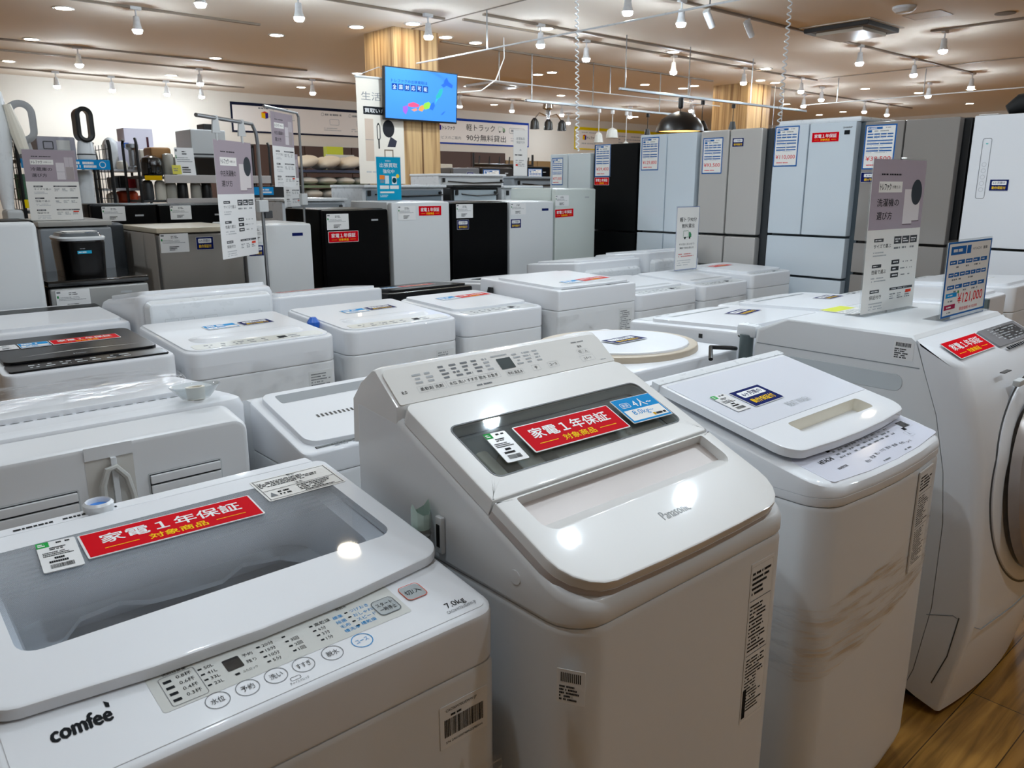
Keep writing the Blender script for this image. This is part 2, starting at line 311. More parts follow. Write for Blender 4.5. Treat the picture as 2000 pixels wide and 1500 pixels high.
def words(kind, pts, z):
    """labels: count lamps from the left inside the stretches of ceiling between the pillars"""
    reg = {}
    for i, p in enumerate(pts):
        x, y = pix((p[0], p[1], z))
        k = 0 if x < 450 else 1 if x < 760 else 2 if x < 1150 else 3 if x < 1420 else 4 if x < 1620 else 5
        reg.setdefault(k, []).append((x, y, i))
    place = ['over the left shelves', 'left of the wooden pillar', 'around and right of the television', 'above the dome pendant', 'by the far wooden pillar', 'over the tall fridges at right']
    out = {}
    for k, l in reg.items():
        l.sort()
        for n, (x, y, i) in enumerate(l): out[i] = '%s %s, %s from the left of those' % (kind, place[k], ORD[n])
    return out
def spot_proto(loc, label):
    t = thing('track_spotlight', label, 'spotlight', loc, 'spotlights on the ceiling tracks')
    x, y, z = loc
    b = MB(); b.box(x - .05, x + .05, y - .02, y + .02, z - .03, z, WHITEP, b=.006); b.build('track_adapter', t)
    b = MB(); b.tube([(x, y, z - .03), (x, y, z - .085)], .008, WHITEP); b.build('stem', t)
    b = MB(); b.lathe([(.008, -.08), (.026, -.085), (.03, -.13), (.034, -.16), (.044, -.192), (.046, -.198), (.043, -.198), (.03, -.16)], WHITEP, c=(x, y, z), n=14); b.build('lamp_head', t)
    b = MB(); b.lathe([(.041, -.196), (.0415, -.209), (.032, -.225), (.002, -.231)], BULB, c=(x, y, z), n=10, c0=False); b.build('bulb', t)
    return t
lab = words('white ceiling spotlight', SP, CEIL - .2); s0 = None
for i, (x, y) in enumerate(SP):
    if s0 is None: s0 = spot_proto((x, y, CEIL), lab[i])
    else: dup(s0, (x, y, CEIL), lab[i])
for i, (x, y) in enumerate(SP_NEAR):
    dup(s0, (x, y, CEIL), 'unseen white ceiling spotlight beyond the edge of the view, lighting the foreground')
lab = words('round recessed downlight', DL, CEIL); s0 = None
for i, (x, y) in enumerate(DL):
    if s0 is None:
        t = s0 = thing('recessed_downlight', lab[i], 'downlight', (x, y, CEIL), 'recessed ceiling downlights')
        b = MB(); b.lathe([(.088, -.0005), (.09, -.006), (.07, -.008), (.066, -.0005)], WHITEP, c=(x, y, CEIL), n=24); b.build('trim_ring', t)
        b = MB(); b.lathe([(.066, -.004), (.002, -.0045)], DOWNGLOW, c=(x, y, CEIL), n=14, c0=False); b.build('diffuser', t)
    else: dup(s0, (x, y, CEIL), lab[i])
for i, (x, y) in enumerate(DL_NEAR):
    dup(s0, (x, y, CEIL), 'unseen round recessed downlight beyond the edge of the view, lighting the foreground')
TRK = mat('track_grey_brown', '#8d7f70', 0.5)
def track(name, label, p, q, z, w=.035, h=.02, m=TRK, cat='track', grp=None):
    b = MB(); (xa, ya), (xb, yb) = p, q
    if abs(xb - xa) > abs(yb - ya): b.box(xa, xb, ya - w / 2, ya + w / 2, z - h, z - .0005, m, b=.003)
    else: b.box(xa - w / 2, xa + w / 2, ya, yb, z - h, z - .0005, m, b=.003)
    return tag(b.build(name), label, cat, grp)
for label, p, q in [
    ('lighting track across the top left of the ceiling with one spotlight on it', (-1.5, 8.05), (3.74, 8.05)),
    ('long lighting track over the left shelves, nearer of the middle two', (-1.0, 10.67), (5.6, 10.67)),
    ('long lighting track over the left shelves, farther of the middle two', (0.0, 11.5), (7.0, 11.5)),
    ('lighting track nearest the pale far wall with four spotlights', (-1.0, 13.13), (5.75, 13.13)),
    ('lighting track running in front of the wooden pillar and television', (1.2, 6.6), (4.95, 6.6)),
    ('lighting track right of the television, nearest of three parallel ones', (5.1, 6.19), (9.7, 6.19)),
    ('lighting track right of the television, middle of three parallel ones', (5.1, 6.5), (11.9, 6.5)),
    ('lighting track right of the television, farthest of three parallel ones', (5.64, 7.6), (10.8, 7.6)),
    ('long lighting track passing beside the square air conditioner over the fridges', (4.6, 4.63), (12.9, 4.63)),
    ('lighting track at far right behind the far pillar', (12.1, 7.4), (17.5, 7.4)),
    ('lighting track far behind the dome pendant', (8.6, 11.65), (12.2, 11.65))]:
    track('lighting_track', label, p, q, CEIL, grp='surface lighting tracks')
track('ceiling_groove', 'dark line on the ceiling running toward the wooden pillar top', (5.02, 2.5), (5.02, 7.26), CEIL, w=.02, h=.006, m=TRK, cat='groove')
track('ceiling_groove', 'dark line on the ceiling at the upper right corner', (9.11, 1.5), (9.11, 3.75), CEIL, w=.04, h=.02, m=TRK, cat='groove')
track('ceiling_groove', 'dark line on the ceiling far over the brown glass fridge', (11.8, 2.0), (11.8, 6.45), CEIL, w=.03, h=.01, m=TRK, cat='groove')
def rail(label, p, q, z, rods, r=.0075, m=WHITEP, duct=False):
    t = thing('hanging_rail', label, 'rail', (*p, z)); b = MB()
    if duct: b.box(min(p[0], q[0]), max(p[0], q[0]), p[1] - .017, p[1] + .017, z - .014, z + .014, m, b=.004)
    else: b.tube([(*p, z), (*q, z)], r, m)
    b.build('bar', t)
    for x, y in rods:
        b = MB(); b.tube([(x, y, z), (x, y, CEIL)], .006, STEEL, n=6); b.build('hanger_rod', t)
rail('thin white pipe hung from rods crossing above the television toward the viewer', (5.03, 1.2), (5.03, 7.2), 2.71, [(5.03, 6.055), (5.03, 3.6), (5.03, 1.6)])
rail('thin white pipe hung at right far above the brown fridge', (11.95, 2.2), (11.95, 6.7), 2.70, [(11.95, 6.17), (11.95, 4.92), (11.95, 3.4)])
rail('thin white pipe running right from the top edge of the television', (5.6, 7.72), (11.2, 7.72), 2.71, [(6.6, 7.72), (8.6, 7.72), (10.4, 7.72)])
rail('grey lighting duct hung low with the glass pendants under it', (6.9, 7.57), (9.9, 7.57), 2.5, [(7.0, 7.57), (8.1, 7.57), (9.5, 7.57)], m=STEEL, duct=True)
rail('grey lighting duct hung low with the black dome pendant under it', (6.86, 6.02), (10.8, 6.02), 2.5, [(6.95, 6.02), (8.08, 6.02), (9.4, 6.02)], m=STEEL, duct=True)
# air conditioner cassette, access panel, detector, speaker
t = thing('ceiling_air_conditioner', 'square ceiling air conditioner with dark slots above the tall fridges', 'air conditioner', (8.37, 4.23, CEIL))
b = MB(); b.box(7.985, 8.745, 3.865, 4.605, CEIL - .012, CEIL - .0005, mat('cassette_frame', '#d8cdbd', 0.5), b=.004); b.build('frame', t)
b = MB(); b.box(8.02, 8.71, 3.90, 4.57, CEIL - .05, CEIL - .0125, mat('cassette_dark', '#24201c', 0.6), b=.004); b.build('air_duct', t)
b = MB()
for a in ((8.03, 8.70, 3.90, 3.975), (8.03, 8.70, 4.495, 4.57), (8.02, 8.095, 3.985, 4.485), (8.635, 8.71, 3.985, 4.485)): b = MB(); b.box(*a, CEIL - .056, CEIL - .0505, mat('cassette_louvre', '#4b443c', 0.5), b=.002); b.build('outlet_slot', t)
b = MB(); b.box(8.11, 8.62, 3.99, 4.48, CEIL - .085, CEIL - .051, mat('cassette_grille', '#c8b9a4', 0.45), b=.004); b.build('intake_panel', t)
t = thing('ceiling_air_conditioner', 'pale square ceiling vent panel right of the television', 'air conditioner', (8.62, 10.15, CEIL))
b = MB(); b.box(8.26, 8.98, 9.8, 10.5, CEIL - .04, CEIL - .0005, WHITEP, b=.01); b.build('frame', t)
b = MB(); b.box(8.4, 8.84, 9.95, 10.35, CEIL - .05, CEIL - .041, PALE, b=.004); b.build('intake_panel', t)
b = MB(); f = Frame((8.15, 3.29, CEIL - .001), (1, 0, 0), (0, -1, 0)); b.slab(f, rr(0, .3, -.35, 0, .004), 0, .004, mat('hatch_paint', '#d8c3aa', 0.7)); b.ring(f, rr(0, .3, -.35, 0, .004), .008, .0045, ink('#9a8874'))
tag(b.build('access_hatch'), 'outlined square access hatch in the ceiling at upper right', 'hatch')
b = MB(); b.lathe([(.10, -.0005), (.10, -.02), (.07, -.05), (.003, -.055)], WHITEP, c=(7.78, 3.46, CEIL), n=24); tag(b.build('smoke_detector'), 'white round detector on the ceiling at the upper edge right of centre', 'detector')
b = MB(); b.lathe([(.09, -.0005), (.088, -.008), (.003, -.009)], mat('speaker_grille', '#7f7468', 0.6), c=(8.76, 2.95, CEIL), n=24); tag(b.build('ceiling_speaker'), 'round brown speaker grille in the ceiling at the upper right corner', 'speaker')
# small camera gadget on a track
for (x, y, l) in ((6.42, 4.60, 'white cylindrical projector lamp hanging from the track left of the air conditioner'), (7.1, 4.62, 'small white camera with an arm on the track left of the air conditioner')):
    t = thing('ceiling_camera', l, 'camera', (x, y, CEIL - .02))
    b = MB(); b.tube([(x, y, CEIL - .02), (x, y, CEIL - .06)], .012, WHITEP); b.build('stem', t)
    b = MB(); b.tube([(x - .05, y, CEIL - .05), (x - .02, y, CEIL - .08), (x + .06, y, CEIL - .17)], [.03, .034, .03], WHITEP, n=12); b.build('body', t)

# pendants under the ducts
t = thing('dome_pendant_lamp', 'large black dome pendant lamp with lit orange inside above the pale fridge', 'pendant lamp', (7.95, 6.02, 2.48))
c = (7.95, 6.02, 2.48)
b = MB(); b.lathe([(.03, 0), (.03, -.10), (.02, -.12)], BLACK, c=c, n=12); b.build('cord_cover', t)
b = MB(); b.tube([(c[0], c[1], 2.37), (c[0], c[1], 2.31)], .005, BLACK, n=6); b.build('cord', t)
b = MB(); b.lathe([(.02, 2.33), (.05, 2.325), (.13, 2.30), (.22, 2.24), (.27, 2.16), (.28, 2.10), (.274, 2.10), (.21, 2.22), (.02, 2.31)], BLACK, c=(c[0], c[1], 0), n=32, c0=True, c1=False); b.build('shade', t)
b = MB(); b.lathe([(.265, 2.115), (.003, 2.114)], mat('warm_pendant_glow', (1.0, 0.55, 0.16), emit=3.0), c=(c[0], c[1], 0), n=28, c0=False); b.build('diffuser', t)
def small_pendant(x, y, z0, z1, label, m, r=.05, kind=0):
    t = thing('small_pendant_lamp', label, 'pendant lamp', (x, y, z0), 'pendant lamps hung from the ducts')
    b = MB(); b.tube([(x, y, z0), (x, y, z1 + .12)], .005, BLACK if kind else WHITEP, n=6); b.lathe([(.025, z0), (.025, z0 - .05)], BLACK if kind else WHITEP, c=(x, y, 0), n=10); b.build('cord', t)
    b = MB()
    if kind == 0: b.lathe([(.02, z1 + .13), (r * .8, z1 + .10), (r, z1), (r * .95, z1), (r * .7, z1 + .09), (.01, z1 + .12)], m, c=(x, y, 0), n=18)
    else: b.lathe([(.03, z1 + .12), (r, z1 + .02), (r * .9, z1), (.01, z1)], m, c=(x, y, 0), n=16)
    b.build('shade', t)
FROST = mat('frosted_white_glass', '#dfe3df', 0.3)
small_pendant(8.23, 7.57, 2.48, 2.05, 'clear glass flower shade pendant, leftmost under the far duct', FROST, .06)
small_pendant(8.5, 7.57, 2.48, 2.12, 'wide white cup shade pendant under the far duct', FROST, .085)
small_pendant(8.79, 7.57, 2.48, 1.95, 'tall white bottle shaped pendant under the far duct', FROST, .065)
small_pendant(9.25, 7.57, 2.48, 2.15, 'small black pendant left of the black dome lamp', BLACK, .045, 1)
small_pendant(8.38, 6.02, 2.48, 2.13, 'small black pendant right of the black dome lamp', BLACK, .08, 1)
small_pendant(9.03, 6.02, 2.48, 2.15, 'thin dark pendant in front of the far wooden pillar', DGREY, .05, 1)
t = thing('spot_chandelier', 'chrome hanging fitting with three cage spot lamps right of the television', 'chandelier', (7.28, 7.57, 2.48))
b = MB(); b.lathe([(.06, 2.48), (.07, 2.43), (.03, 2.41), (.02, 2.30), (.035, 2.26), (.01, 2.22)], CHROME, c=(7.28, 7.57, 0), n=16); b.build('hub', t)
for k in (-1, 0, 1):
    x = 7.28 + k * .24; b = MB(); b.tube([(7.28, 7.57, 2.33), (7.28 + k * .15, 7.57, 2.37), (x, 7.57, 2.29)], .007, CHROME, n=6); b.build('arm', t)
    b = MB(); b.lathe([(.02, 2.30), (.05, 2.26), (.06, 2.17), (.055, 2.17), (.03, 2.25)], BLACK, c=(x, 7.57 - .01, 0), n=16); b.build('cage_shade', t)
    b = MB(); b.lathe([(.045, 2.185), (.003, 2.18)], mat('cage_lamp_glow', (1, .95, .85), emit=30.0), c=(x, 7.56, 0), n=12, c0=False); b.build('bulb', t)
# coiled power cables
def coil(label, x, y, z0, z1, dx, r=.014):
    b = MB(); n = int((z0 - z1) / .0065); b.tube([(x + dx * (i / n) + r * math.cos(i * .9), y + r * math.sin(i * .9), z0 - (z0 - z1) * i / n) for i in range(n + 1)], .005, WHITEP, n=5); tag(b.build('coiled_cable'), label, 'cable')
coil('white coiled cable hanging from the ceiling to the far white fridge', 5.05, 4.93, CEIL, 1.77, .05)
coil('white coiled cable hanging down behind the silver and white tall fridges', 5.55, 3.28, CEIL, 1.885, -.03)
b = MB(); b.tube([(6.05, 7.0, CEIL), (6.1, 7.05, 2.85), (6.02, 7.1, 2.62), (5.85, 7.15, 2.5), (5.6, 7.2, 2.47)], .006, WHITEP, n=6); tag(b.build('hanging_cable'), 'white cable looping from the ceiling to the television', 'cable')
# ------------------------------------------------------------------ printed cards
def card(fr, w, h, label, cat, paint, name='card', group=None, thick=.0014, m=None, r=.003, lift=.0006):
    """one laminated sheet with its printing; paint(mb, frame, w, h)"""
    b = MB(); f = fr.sub(0, 0, lift); b.slab(f, rr(0, w, 0, h, r, 2, 2), 0, thick, m or PAPERG, bev=.0003)
    paint(b, f.sub(0, 0, thick), w, h)
    return tag(b.build(name), label, cat, group)
def p_red(b, f, w, h):
    b.rect(f, .012 * w, .03 * h, .988 * w, .97 * h, .0002, RED)
    b.text(f, '家電１年保証', w * .5, h * .62, h * .40, WHT, .0005, fit=w * .80, bold=.022)
    b.text(f, '対象商品', w * .5, h * .24, h * .23, YEL, .0005, fit=w * .33, bold=.02)
    for a, c in ((.1, .28), (.72, .9)): b.rect(f, a * w, h * .235, c * w, h * .255, .0005, YEL)
def p_navy(b, f, w, h):
    b.rect(f, .01 * w, .02 * h, .99 * w, .98 * h, .0002, NAVY); b.poly(f, rr(.12 * w, .88 * w, .52 * h, .86 * h, .06 * h, 3, 1), .0004, WHT)
    b.text(f, '6ヶ月間の', w * .5, h * .69, h * .24, NAVY, .0007, fit=w * .62, bold=.01)
    b.text(f, '動作保証付', w * .5, h * .27, h * .27, YEL, .0005, fit=w * .72, bold=.015)
def p_tag(b, f, w, h):
    b.rect(f, .03 * w, .86 * h, .14 * w, .95 * h, .0003, INKG); b.micro(f, .38 * w, .74 * h, .7 * w, .9 * h, 2, INKK, .0004, 3)
    b.micro(f, .08 * w, .48 * h, .92 * w, .68 * h, 3, INKG, .0004, 7, .35); b.micro(f, .3 * w, .1 * h, .75 * w, .34 * h, 3, INKK, .0004, 9, .6); b.rect(f, .03 * w, .62 * h, .08 * w, .74 * h, .0003, ink('#2c8a4c'))
def p_label(seed):
    def q(b, f, w, h):
        b.ring(f, rr(.03 * w, .97 * w, .02 * h, .98 * h, .002), .004 * w, .0003, INKG)
        b.micro(f, .08 * w, .8 * h, .92 * w, .95 * h, 5, INKK, .0004, seed, .5); b.rect(f, .05 * w, .77 * h, .95 * w, .775 * h, .0004, INKG)
        b.micro(f, .08 * w, .45 * h, .94 * w, .75 * h, 13, INKK, .0004, seed + 1, .45); b.rect(f, .05 * w, .43 * h, .95 * w, .435 * h, .0004, INKG); b.micro(f, .08 * w, .06 * h, .94 * w, .41 * h, 17, INKK, .0004, seed + 2, .45)
    return q
def p_price(price, sub=None):
    def q(b, f, w, h):
        b.rect(f, 0, 0, w, h, .0002, BLUE); b.rect(f, .045 * w, .03 * h, .955 * w, .97 * h, .0004, PAPER)
        b.rect(f, .09 * w, .90 * h, .55 * w, .95 * h, .0006, BLUE); b.micro(f, .12 * w, .905 * h, .5 * w, .945 * h, 1, WHT, .0008, 4)
        b.rect(f, .09 * w, .83 * h, .22 * w, .885 * h, .0006, BLUE); b.micro(f, .3 * w, .835 * h, .85 * w, .88 * h, 1, INKG, .0006, 5); b.micro(f, .65 * w, .91 * h, .9 * w, .945 * h, 1, INKG, .0006, 8)
        for k, v in enumerate((.775, .71, .63, .56, .465, .40)):
            n = (4, 4, 1, 2, 2, 2)[k]
            for i in range(n):
                u0 = .08 + .84 * i / n; b.rect(f, (u0 + .01) * w, v * h, (u0 + .84 / n - .015) * w, (v + .028) * h, .0006, BLUE)
            b.micro(f, .1 * w, (v - .035) * h, .9 * w, (v - .012) * h, 1, INKL, .0006, k)
        b.text(f, price, w * .5, h * .235, h * .14, ink('#d8242c'), .0007, fit=w * .8, bold=.006)
        b.micro(f, .1 * w, .07 * h, .8 * w, .12 * h, 1, ink('#d8242c'), .0006, 11)
    return q
def truck_icon(b, f, u, v, s, m):
    b.ring(f, rr(u - .5 * s, u + .15 * s, v - .2 * s, v + .3 * s, .05 * s, 2, 2), .03 * s, .0006, m); b.poly(f, [(u + .2 * s, v - .2 * s), (u + .5 * s, v - .2 * s), (u + .5 * s, v + .02 * s), (u + .36 * s, v + .2 * s), (u + .2 * s, v + .2 * s)], .0006, m)
    for a in (-.28, .3): b.poly(f, [(u + (a + .1 * math.cos(i)) * s, v + (-.24 + .1 * math.sin(i)) * s) for i in [k * .628 for k in range(10)]], .0008, INKK)
def guide_paint(t1, t2, pic, rows3):
    """the long grey-topped buying guide sheets"""
    def q(b, f, w, h):
        MAU = ink('#a79ba4'); top = .55
        b.rect(f, 0, top * h, w, h, .0002, MAU); b.micro(f, .16 * w, .895 * h, .72 * w, .915 * h, 1, INKK, .0005, 3, .5)
        b.rect(f, .13 * w, .79 * h, .56 * w, .86 * h, .0004, PAPER); b.text(f, 'トレファク', .25 * w, .825 * h, .05 * h, INKK, .0006, fit=.2 * w, bold=.02); b.text(f, 'が教える!', .45 * w, .825 * h, .022 * h, INKK, .0006, fit=.15 * w)
        b.text(f, t1, .12 * w, .725 * h, .055 * h, INKK, .0006, fit=.40 * w, al='l', bold=.004); b.text(f, t2, .13 * w, .64 * h, .055 * h, INKK, .0006, fit=.28 * w, al='l', bold=.004)
        if pic == 'washer':
            b.rect(f, .62 * w, .58 * h, .80 * w, .81 * h, .0004, ink('#d9d2d3')); b.rect(f, .80 * w, .60 * h, .93 * w, .75 * h, .0004, ink('#d9d2d3'))
            b.poly(f, [((.85 + .105 * math.cos(k * .314)) * w, (.79 + .085 * math.sin(k * .314)) * h) for k in range(20)], .0006, ink('#3b4046')); b.rect(f, .80 * w, .595 * h, .94 * w, .60 * h, .0006, ink('#5a4a50')); b.rect(f, .62 * w, .575 * h, .8 * w, .58 * h, .0006, ink('#5a4a50'))
        else:
            b.rect(f, .60 * w, .58 * h, .76 * w, .82 * h, .0004, ink('#d6d0d4')); b.rect(f, .77 * w, .58 * h, .94 * w, .90 * h, .0004, ink('#c3bac0')); b.rect(f, .78 * w, .58 * h, .93 * w, .76 * h, .0006, ink('#a99f9f')); b.rect(f, .60 * w, .69 * h, .76 * w, .693 * h, .0006, INKG); b.rect(f, .855 * w, .76 * h, .858 * w, .90 * h, .0006, INKG)
        for k, v in enumerate((.47, .30, .13)):
            b.rect(f, .13 * w, v * h, .30 * w, (v + .022) * h, .0004, ink('#4b4d50')); b.micro(f, .15 * w, (v + .004) * h, .28 * w, (v + .018) * h, 1, WHT, .0006, k)
            b.text(f, ('サイズで選ぶ', '性能で選ぶ', '保証付き')[k], .13 * w, (v - .028) * h, .03 * h, INKK, .0004, fit=(.32, .27, .22)[k] * w, al='l')
            b.micro(f, .13 * w, (v - .10) * h, .42 * w, (v - .06) * h, 2, INKL, .0004, k + 4, .4)
            if rows3 and k == 0:
                for i in range(3):
                    u = .50 + .155 * i; b.rect(f, u * w, (v - .02) * h, (u + .14) * w, (v + .03) * h, .0004, ink('#4b4d50')); b.micro(f, (u + .02) * w, (v - .012) * h, (u + .12) * w, (v + .02) * h, 2, WHT, .0006, i); b.micro(f, (u + .01) * w, (v - .06) * h, (u + .13) * w, (v - .035) * h, 1, INKG, .0004, i + 2)
            elif rows3 and k == 1:
                for i in range(3): b.rect(f, .49 * w, (v + .012 - i * .045) * h, .64 * w, (v + .042 - i * .045) * h, .0004, ink('#3c3e41')); b.micro(f, .52 * w, (v + .018 - i * .045) * h, .62 * w, (v + .036 - i * .045) * h, 1, WHT, .0006, i); b.micro(f, .67 * w, (v + .015 - i * .045) * h, .95 * w, (v + .035 - i * .045) * h, 1, INKG, .0004, i + 5, .4, .5)
            else:
                b.rect(f, .50 * w, (v + .005) * h, .95 * w, (v + .022) * h, .0004, ink('#4b4d50')); b.micro(f, .54 * w, (v + .008) * h, .9 * w, (v + .018) * h, 1, WHT, .0006, k + 8, .4)
                for i in range(3): b.micro(f, (.51 + .15 * i) * w, (v - .06) * h, (.62 + .15 * i) * w, (v - .015) * h, 3, INKG, .0004, i + k)
                if k == 2: b.rect(f, .82 * w, (v - .025) * h, .93 * w, (v - .005) * h, .0006, ink('#d9442f'))
        b.micro(f, .13 * w, .015 * h, .45 * w, .03 * h, 1, INKL, .0004, 30, .4)
    return q
def p_family(b, f, w, h):
    b.rect(f, .015 * w, .02 * h, .985 * w, .98 * h, .0002, SKY); b.rect(f, .05 * w, .08 * h, .95 * w, .50 * h, .0004, PAPER)
    b.poly(f, rr(.1 * w, .32 * w, .58 * h, .80 * h, .05 * h, 3, 1), .0004, SKY); b.ring(f, rr(.1 * w, .32 * w, .60 * h, .80 * h, .05 * h, 3, 2), .01 * w, .0006, WHT); b.text(f, '家族', .21 * w, .70 * h, .13 * h, WHT, .0006, fit=.15 * w)
    b.text(f, '4人~', .62 * w, .71 * h, .34 * h, WHT, .0006, fit=.45 * w, bold=.01); b.text(f, '8.0kg~', .45 * w, .34 * h, .26 * h, SKY, .0006, fit=.5 * w)
    b.rect(f, .60 * w, .12 * h, .66 * w, .22 * h, .0006, ink('#d0a020')); b.micro(f, .67 * w, .12 * h, .92 * w, .22 * h, 1, INKK, .0006, 2, .8)
# ------------------------------------------------------------------ front row of washing machines
def prism(pts, z0, z1): return [[Vector((x, y, z0)) for x, y in pts], [Vector((x, y, z1)) for x, y in pts]]
def ringz(pts, zf): return [Vector((x, y, zf(x, y) if callable(zf) else zf)) for x, y in pts]

# --- washer with the dotted grey window lid (near left)
T = thing('washing_machine', 'white washing machine with dotted grey window lid and front button panel, nearest at lower left', 'washing machine', (.366, 1.07, 0))
q_ = .95; xa, xb, ya, yb = .054, .668, .784, 1.3585
top = lambda x, y: .882 + .128 * (y - .784)
b = MB(); b.box(xa + .03, xb - .03, ya + .03, yb - .03, 0, .05, BLACK); b.build('base', T)
b = MB(); o = rr(xa, xb, ya, yb, .03); b.loft([ringz(o, .045), ringz(o, .791), ringz(inset(o, .003), .799)], WHITEB, True, True); b.build('cabinet', T)
b = MB(); o = rr(xa, xb, ya, yb, .033)
hole = rr(xa + .065, xb - .065, .99, 1.285, .06)
b.loft([ringz(inset(o, .003), .801), ringz(o, .807), ringz(o, lambda x, y: top(x, y) - .011), ringz(inset(o, .002), lambda x, y: top(x, y) - .004), ringz(inset(o, .006), lambda x, y: top(x, y) - .001), ringz(inset(o, .011), top), ringz(hole, top), ringz(inset(hole, .008), lambda x, y: top(x, y) - .03), ringz(inset(hole, .008), .74)], WHITE, True, False); b.build('top_cover', T)
b = MB(); q = rr(xa + .066, xb - .066, .985, 1.29, .05); b.loft([ringz(q, .80), ringz(q, .66)], mat('tub_dark', '#1d1f22', .5), False, True); b.build('tub', T)
b = MB(); edge = [(.112, 1.10), (.166, 1.165), (.22, 1.245), (.28, 1.257), (.318, 1.228), (.368, 1.221), (.43, 1.219), (.478, 1.253), (.54, 1.237), (.583, 1.173), (.597, 1.09)]
q = edge + [(.597, 1.282), (.112, 1.282)]; b.loft([[Vector((x, y, .826)) for x, y in q], [Vector((x, y, .834)) for x, y in q]], mat('tub_inner_grey', '#e6e8ea', .4)); b.build('tub_rim', T)
# control panel printing
ang = math.atan(.128); F = Frame((xa, ya, top(0, ya)), (1, 0, 0), (0, math.cos(ang), math.sin(ang)), q_)
b = MB(); b.slab(F, rr(.016, .632, .014, .150, .014), -.004, .0012, WHITE, bev=.0005)
b.poly(F, rr(.172, .528, .062, .138, .004, 3, 1), .0016, ink('#d2d3cf'))
b.text(F, "comfee", .092, .100, .037, INKK, .0018, fit=.064, bold=.035, shear=.1); b.poly(F, [(.1215, .112), (.1255, .110), (.1265, .118), (.1215, .124)], .0018, INKK)
for u, v, t in [(.231, .048, '水位'), (.269, .048, '予約'), (.307, .048, '洗い'), (.345, .047, 'すすぎ'), (.387, .046, '脱水')]:
    b.ring(F, [(u + .0150 * math.cos(k * .262), v + .0150 * math.sin(k * .262)) for k in range(24)], .0010, .0018, INKG); b.text(F, t, u, v, .0115, INKK, .002, fit=.017 if len(t) == 2 else .020)
b.ring(F, [(.433 + .0155 * math.cos(k * .262), .046 + .0150 * math.sin(k * .262)) for k in range(24)], .0012, .0018, SKY); b.text(F, 'コース', .433, .046, .0105, SKY, .002, fit=.019)
b.text(F, 'チャイルドロック', .327, .022, .005, INKK, .002, fit=.026); b.ring(F, rr(.318, .332, .026, .033, .002, 2, 2), .0006, .0018, INKK)
b.poly(F, rr(.261, .283, .088, .112, .002, 2, 1), .002, BLACKG)
b.text(F, '予約', .294, .107, .0075, INKK, .002); b.text(F, '残り', .294, .093, .0075, INKK, .002); b.text(F, 'ふたロック', .286, .078, .0055, INKK, .002, fit=.020); b.rect(F, .266, .076, .272, .080, .002, INKK)
def col(u, rows, m=INKK, v0=.110, dv=-.0115, led=True):
    for i, t in enumerate(rows):
        if led: b.rect(F, u - .007, v0 + i * dv - .0015, u - .002, v0 + i * dv + .0015, .002, INKK)
        b.text(F, t, u + .001, v0 + i * dv, .0082, m, .002, al='l')
col(.238, ['50L', '41L', '33L', '23L'], v0=.113); col(.316, ['20分', '15分', '10分', '5分'], v0=.112); col(.353, ['', '3回', '2回', '1回'], v0=.113); col(.394, ['高乾燥', '6分', '3分', '1分'], v0=.112)
col(.422, ['標準', '除菌', '毛布', '槽洗浄'], SKY, .110, led=False); col(.450, ['つけおき', 'おしゃれ着', 'スピード', '槽乾燥'], SKY, .112)
b.ring(F, rr(.184, .229, .066, .124, .004, 2, 2), .0008, .002, INKG)
for i, t in enumerate(['0.8杯', '0.6杯', '0.4杯', '0.3杯']): b.text(F, t, .214, .116 - .0125 * i, .0085, INKK, .002, al='c'); b.rect(F, .188, .111 - .0125 * i, .198, .116 - .0125 * i, .002, INKK)
b.text(F, '洗剤目安量', .206, .128, .006, INKK, .002, fit=.03); b.text(F, '風呂水', .445, .126, .006, INKK, .002)
b.text(F, '7.0kg', .592, .041, .017, INKK, .002, fit=.034); b.text(F, 'CAC06W70U/EWW-JP', .594, .027, .009, INKG, .002, fit=.054)
b.build('control_panel', T)
for u, v, tt, m in ((.502, .093, ('スタート', '一時停止'), ink('#5f666c')), (.555, .101, ('切/入',), ink('#d4512f'))):
    b = MB(); b.slab(F, rr(u - .018, u + .018, v - .018, v + .018, .008), 0, .0028, mat('button_grey', '#a9b0b2', .3)); b.ring(F, rr(u - .0185, u + .0185, v - .0185, v + .0185, .008), .0012, .0031, m)
    for i, t in enumerate(tt): b.text(F, t, u, v + (.006 - .012 * i if len(tt) > 1 else 0), .0105 if len(tt) > 1 else .013, INKK, .0033, fit=.027)
    b.build('button', T)
# lid
L = Frame((xa, .926, .904), (1, 0, 0), (0, math.cos(.118), math.sin(.118)), q_)
lo = rr(.0, .652, .0, .415, (.04, .04, .02, .02), bow=.028); lh = rr(.058, .612, .090, .362, .028)
b = MB(); b.slab(L, lo, 0, .016, WHITE, hole=lh, bev=.006); lid = b.build('lid', T)
b = MB(); b.slab(L, inset(lh, -.002), .008, .0155, LIDGLASS, bev=.001); b.build('window', lid)
b = MB()
for i in range(17): b.box(.20 + i * .0125, .205 + i * .0125, -.0225, -.0218, .003, .010, GREY, fr=L)
b.build('grip_ribs', lid)
LR = rr(.487, .640, .298, .386, .003, 2, 2); b = MB(); b.slab(L, LR, .0162, .0168, PAPER, bev=.0002); b.ring(L, inset(LR, .004), .001, .0172, INKK); b.text(L, '警告', .565, .379, .008, INKK, .0174); b.text(L, '注意', .565, .343, .008, INKK, .0174)
b.micro(L, .494, .350, .632, .372, 4, INKK, .0174, 4, .5); b.rect(L, .492, .336, .636, .337, .0174, INKK); b.micro(L, .555, .304, .632, .334, 5, INKK, .0174, 6, .5); b.micro(L, .515, .310, .548, .330, 2, INKK, .0174, 8, .5); b.poly(L, [(.496, .312), (.510, .312), (.503, .328)], .0174, INKG); b.build('caution_label', lid)
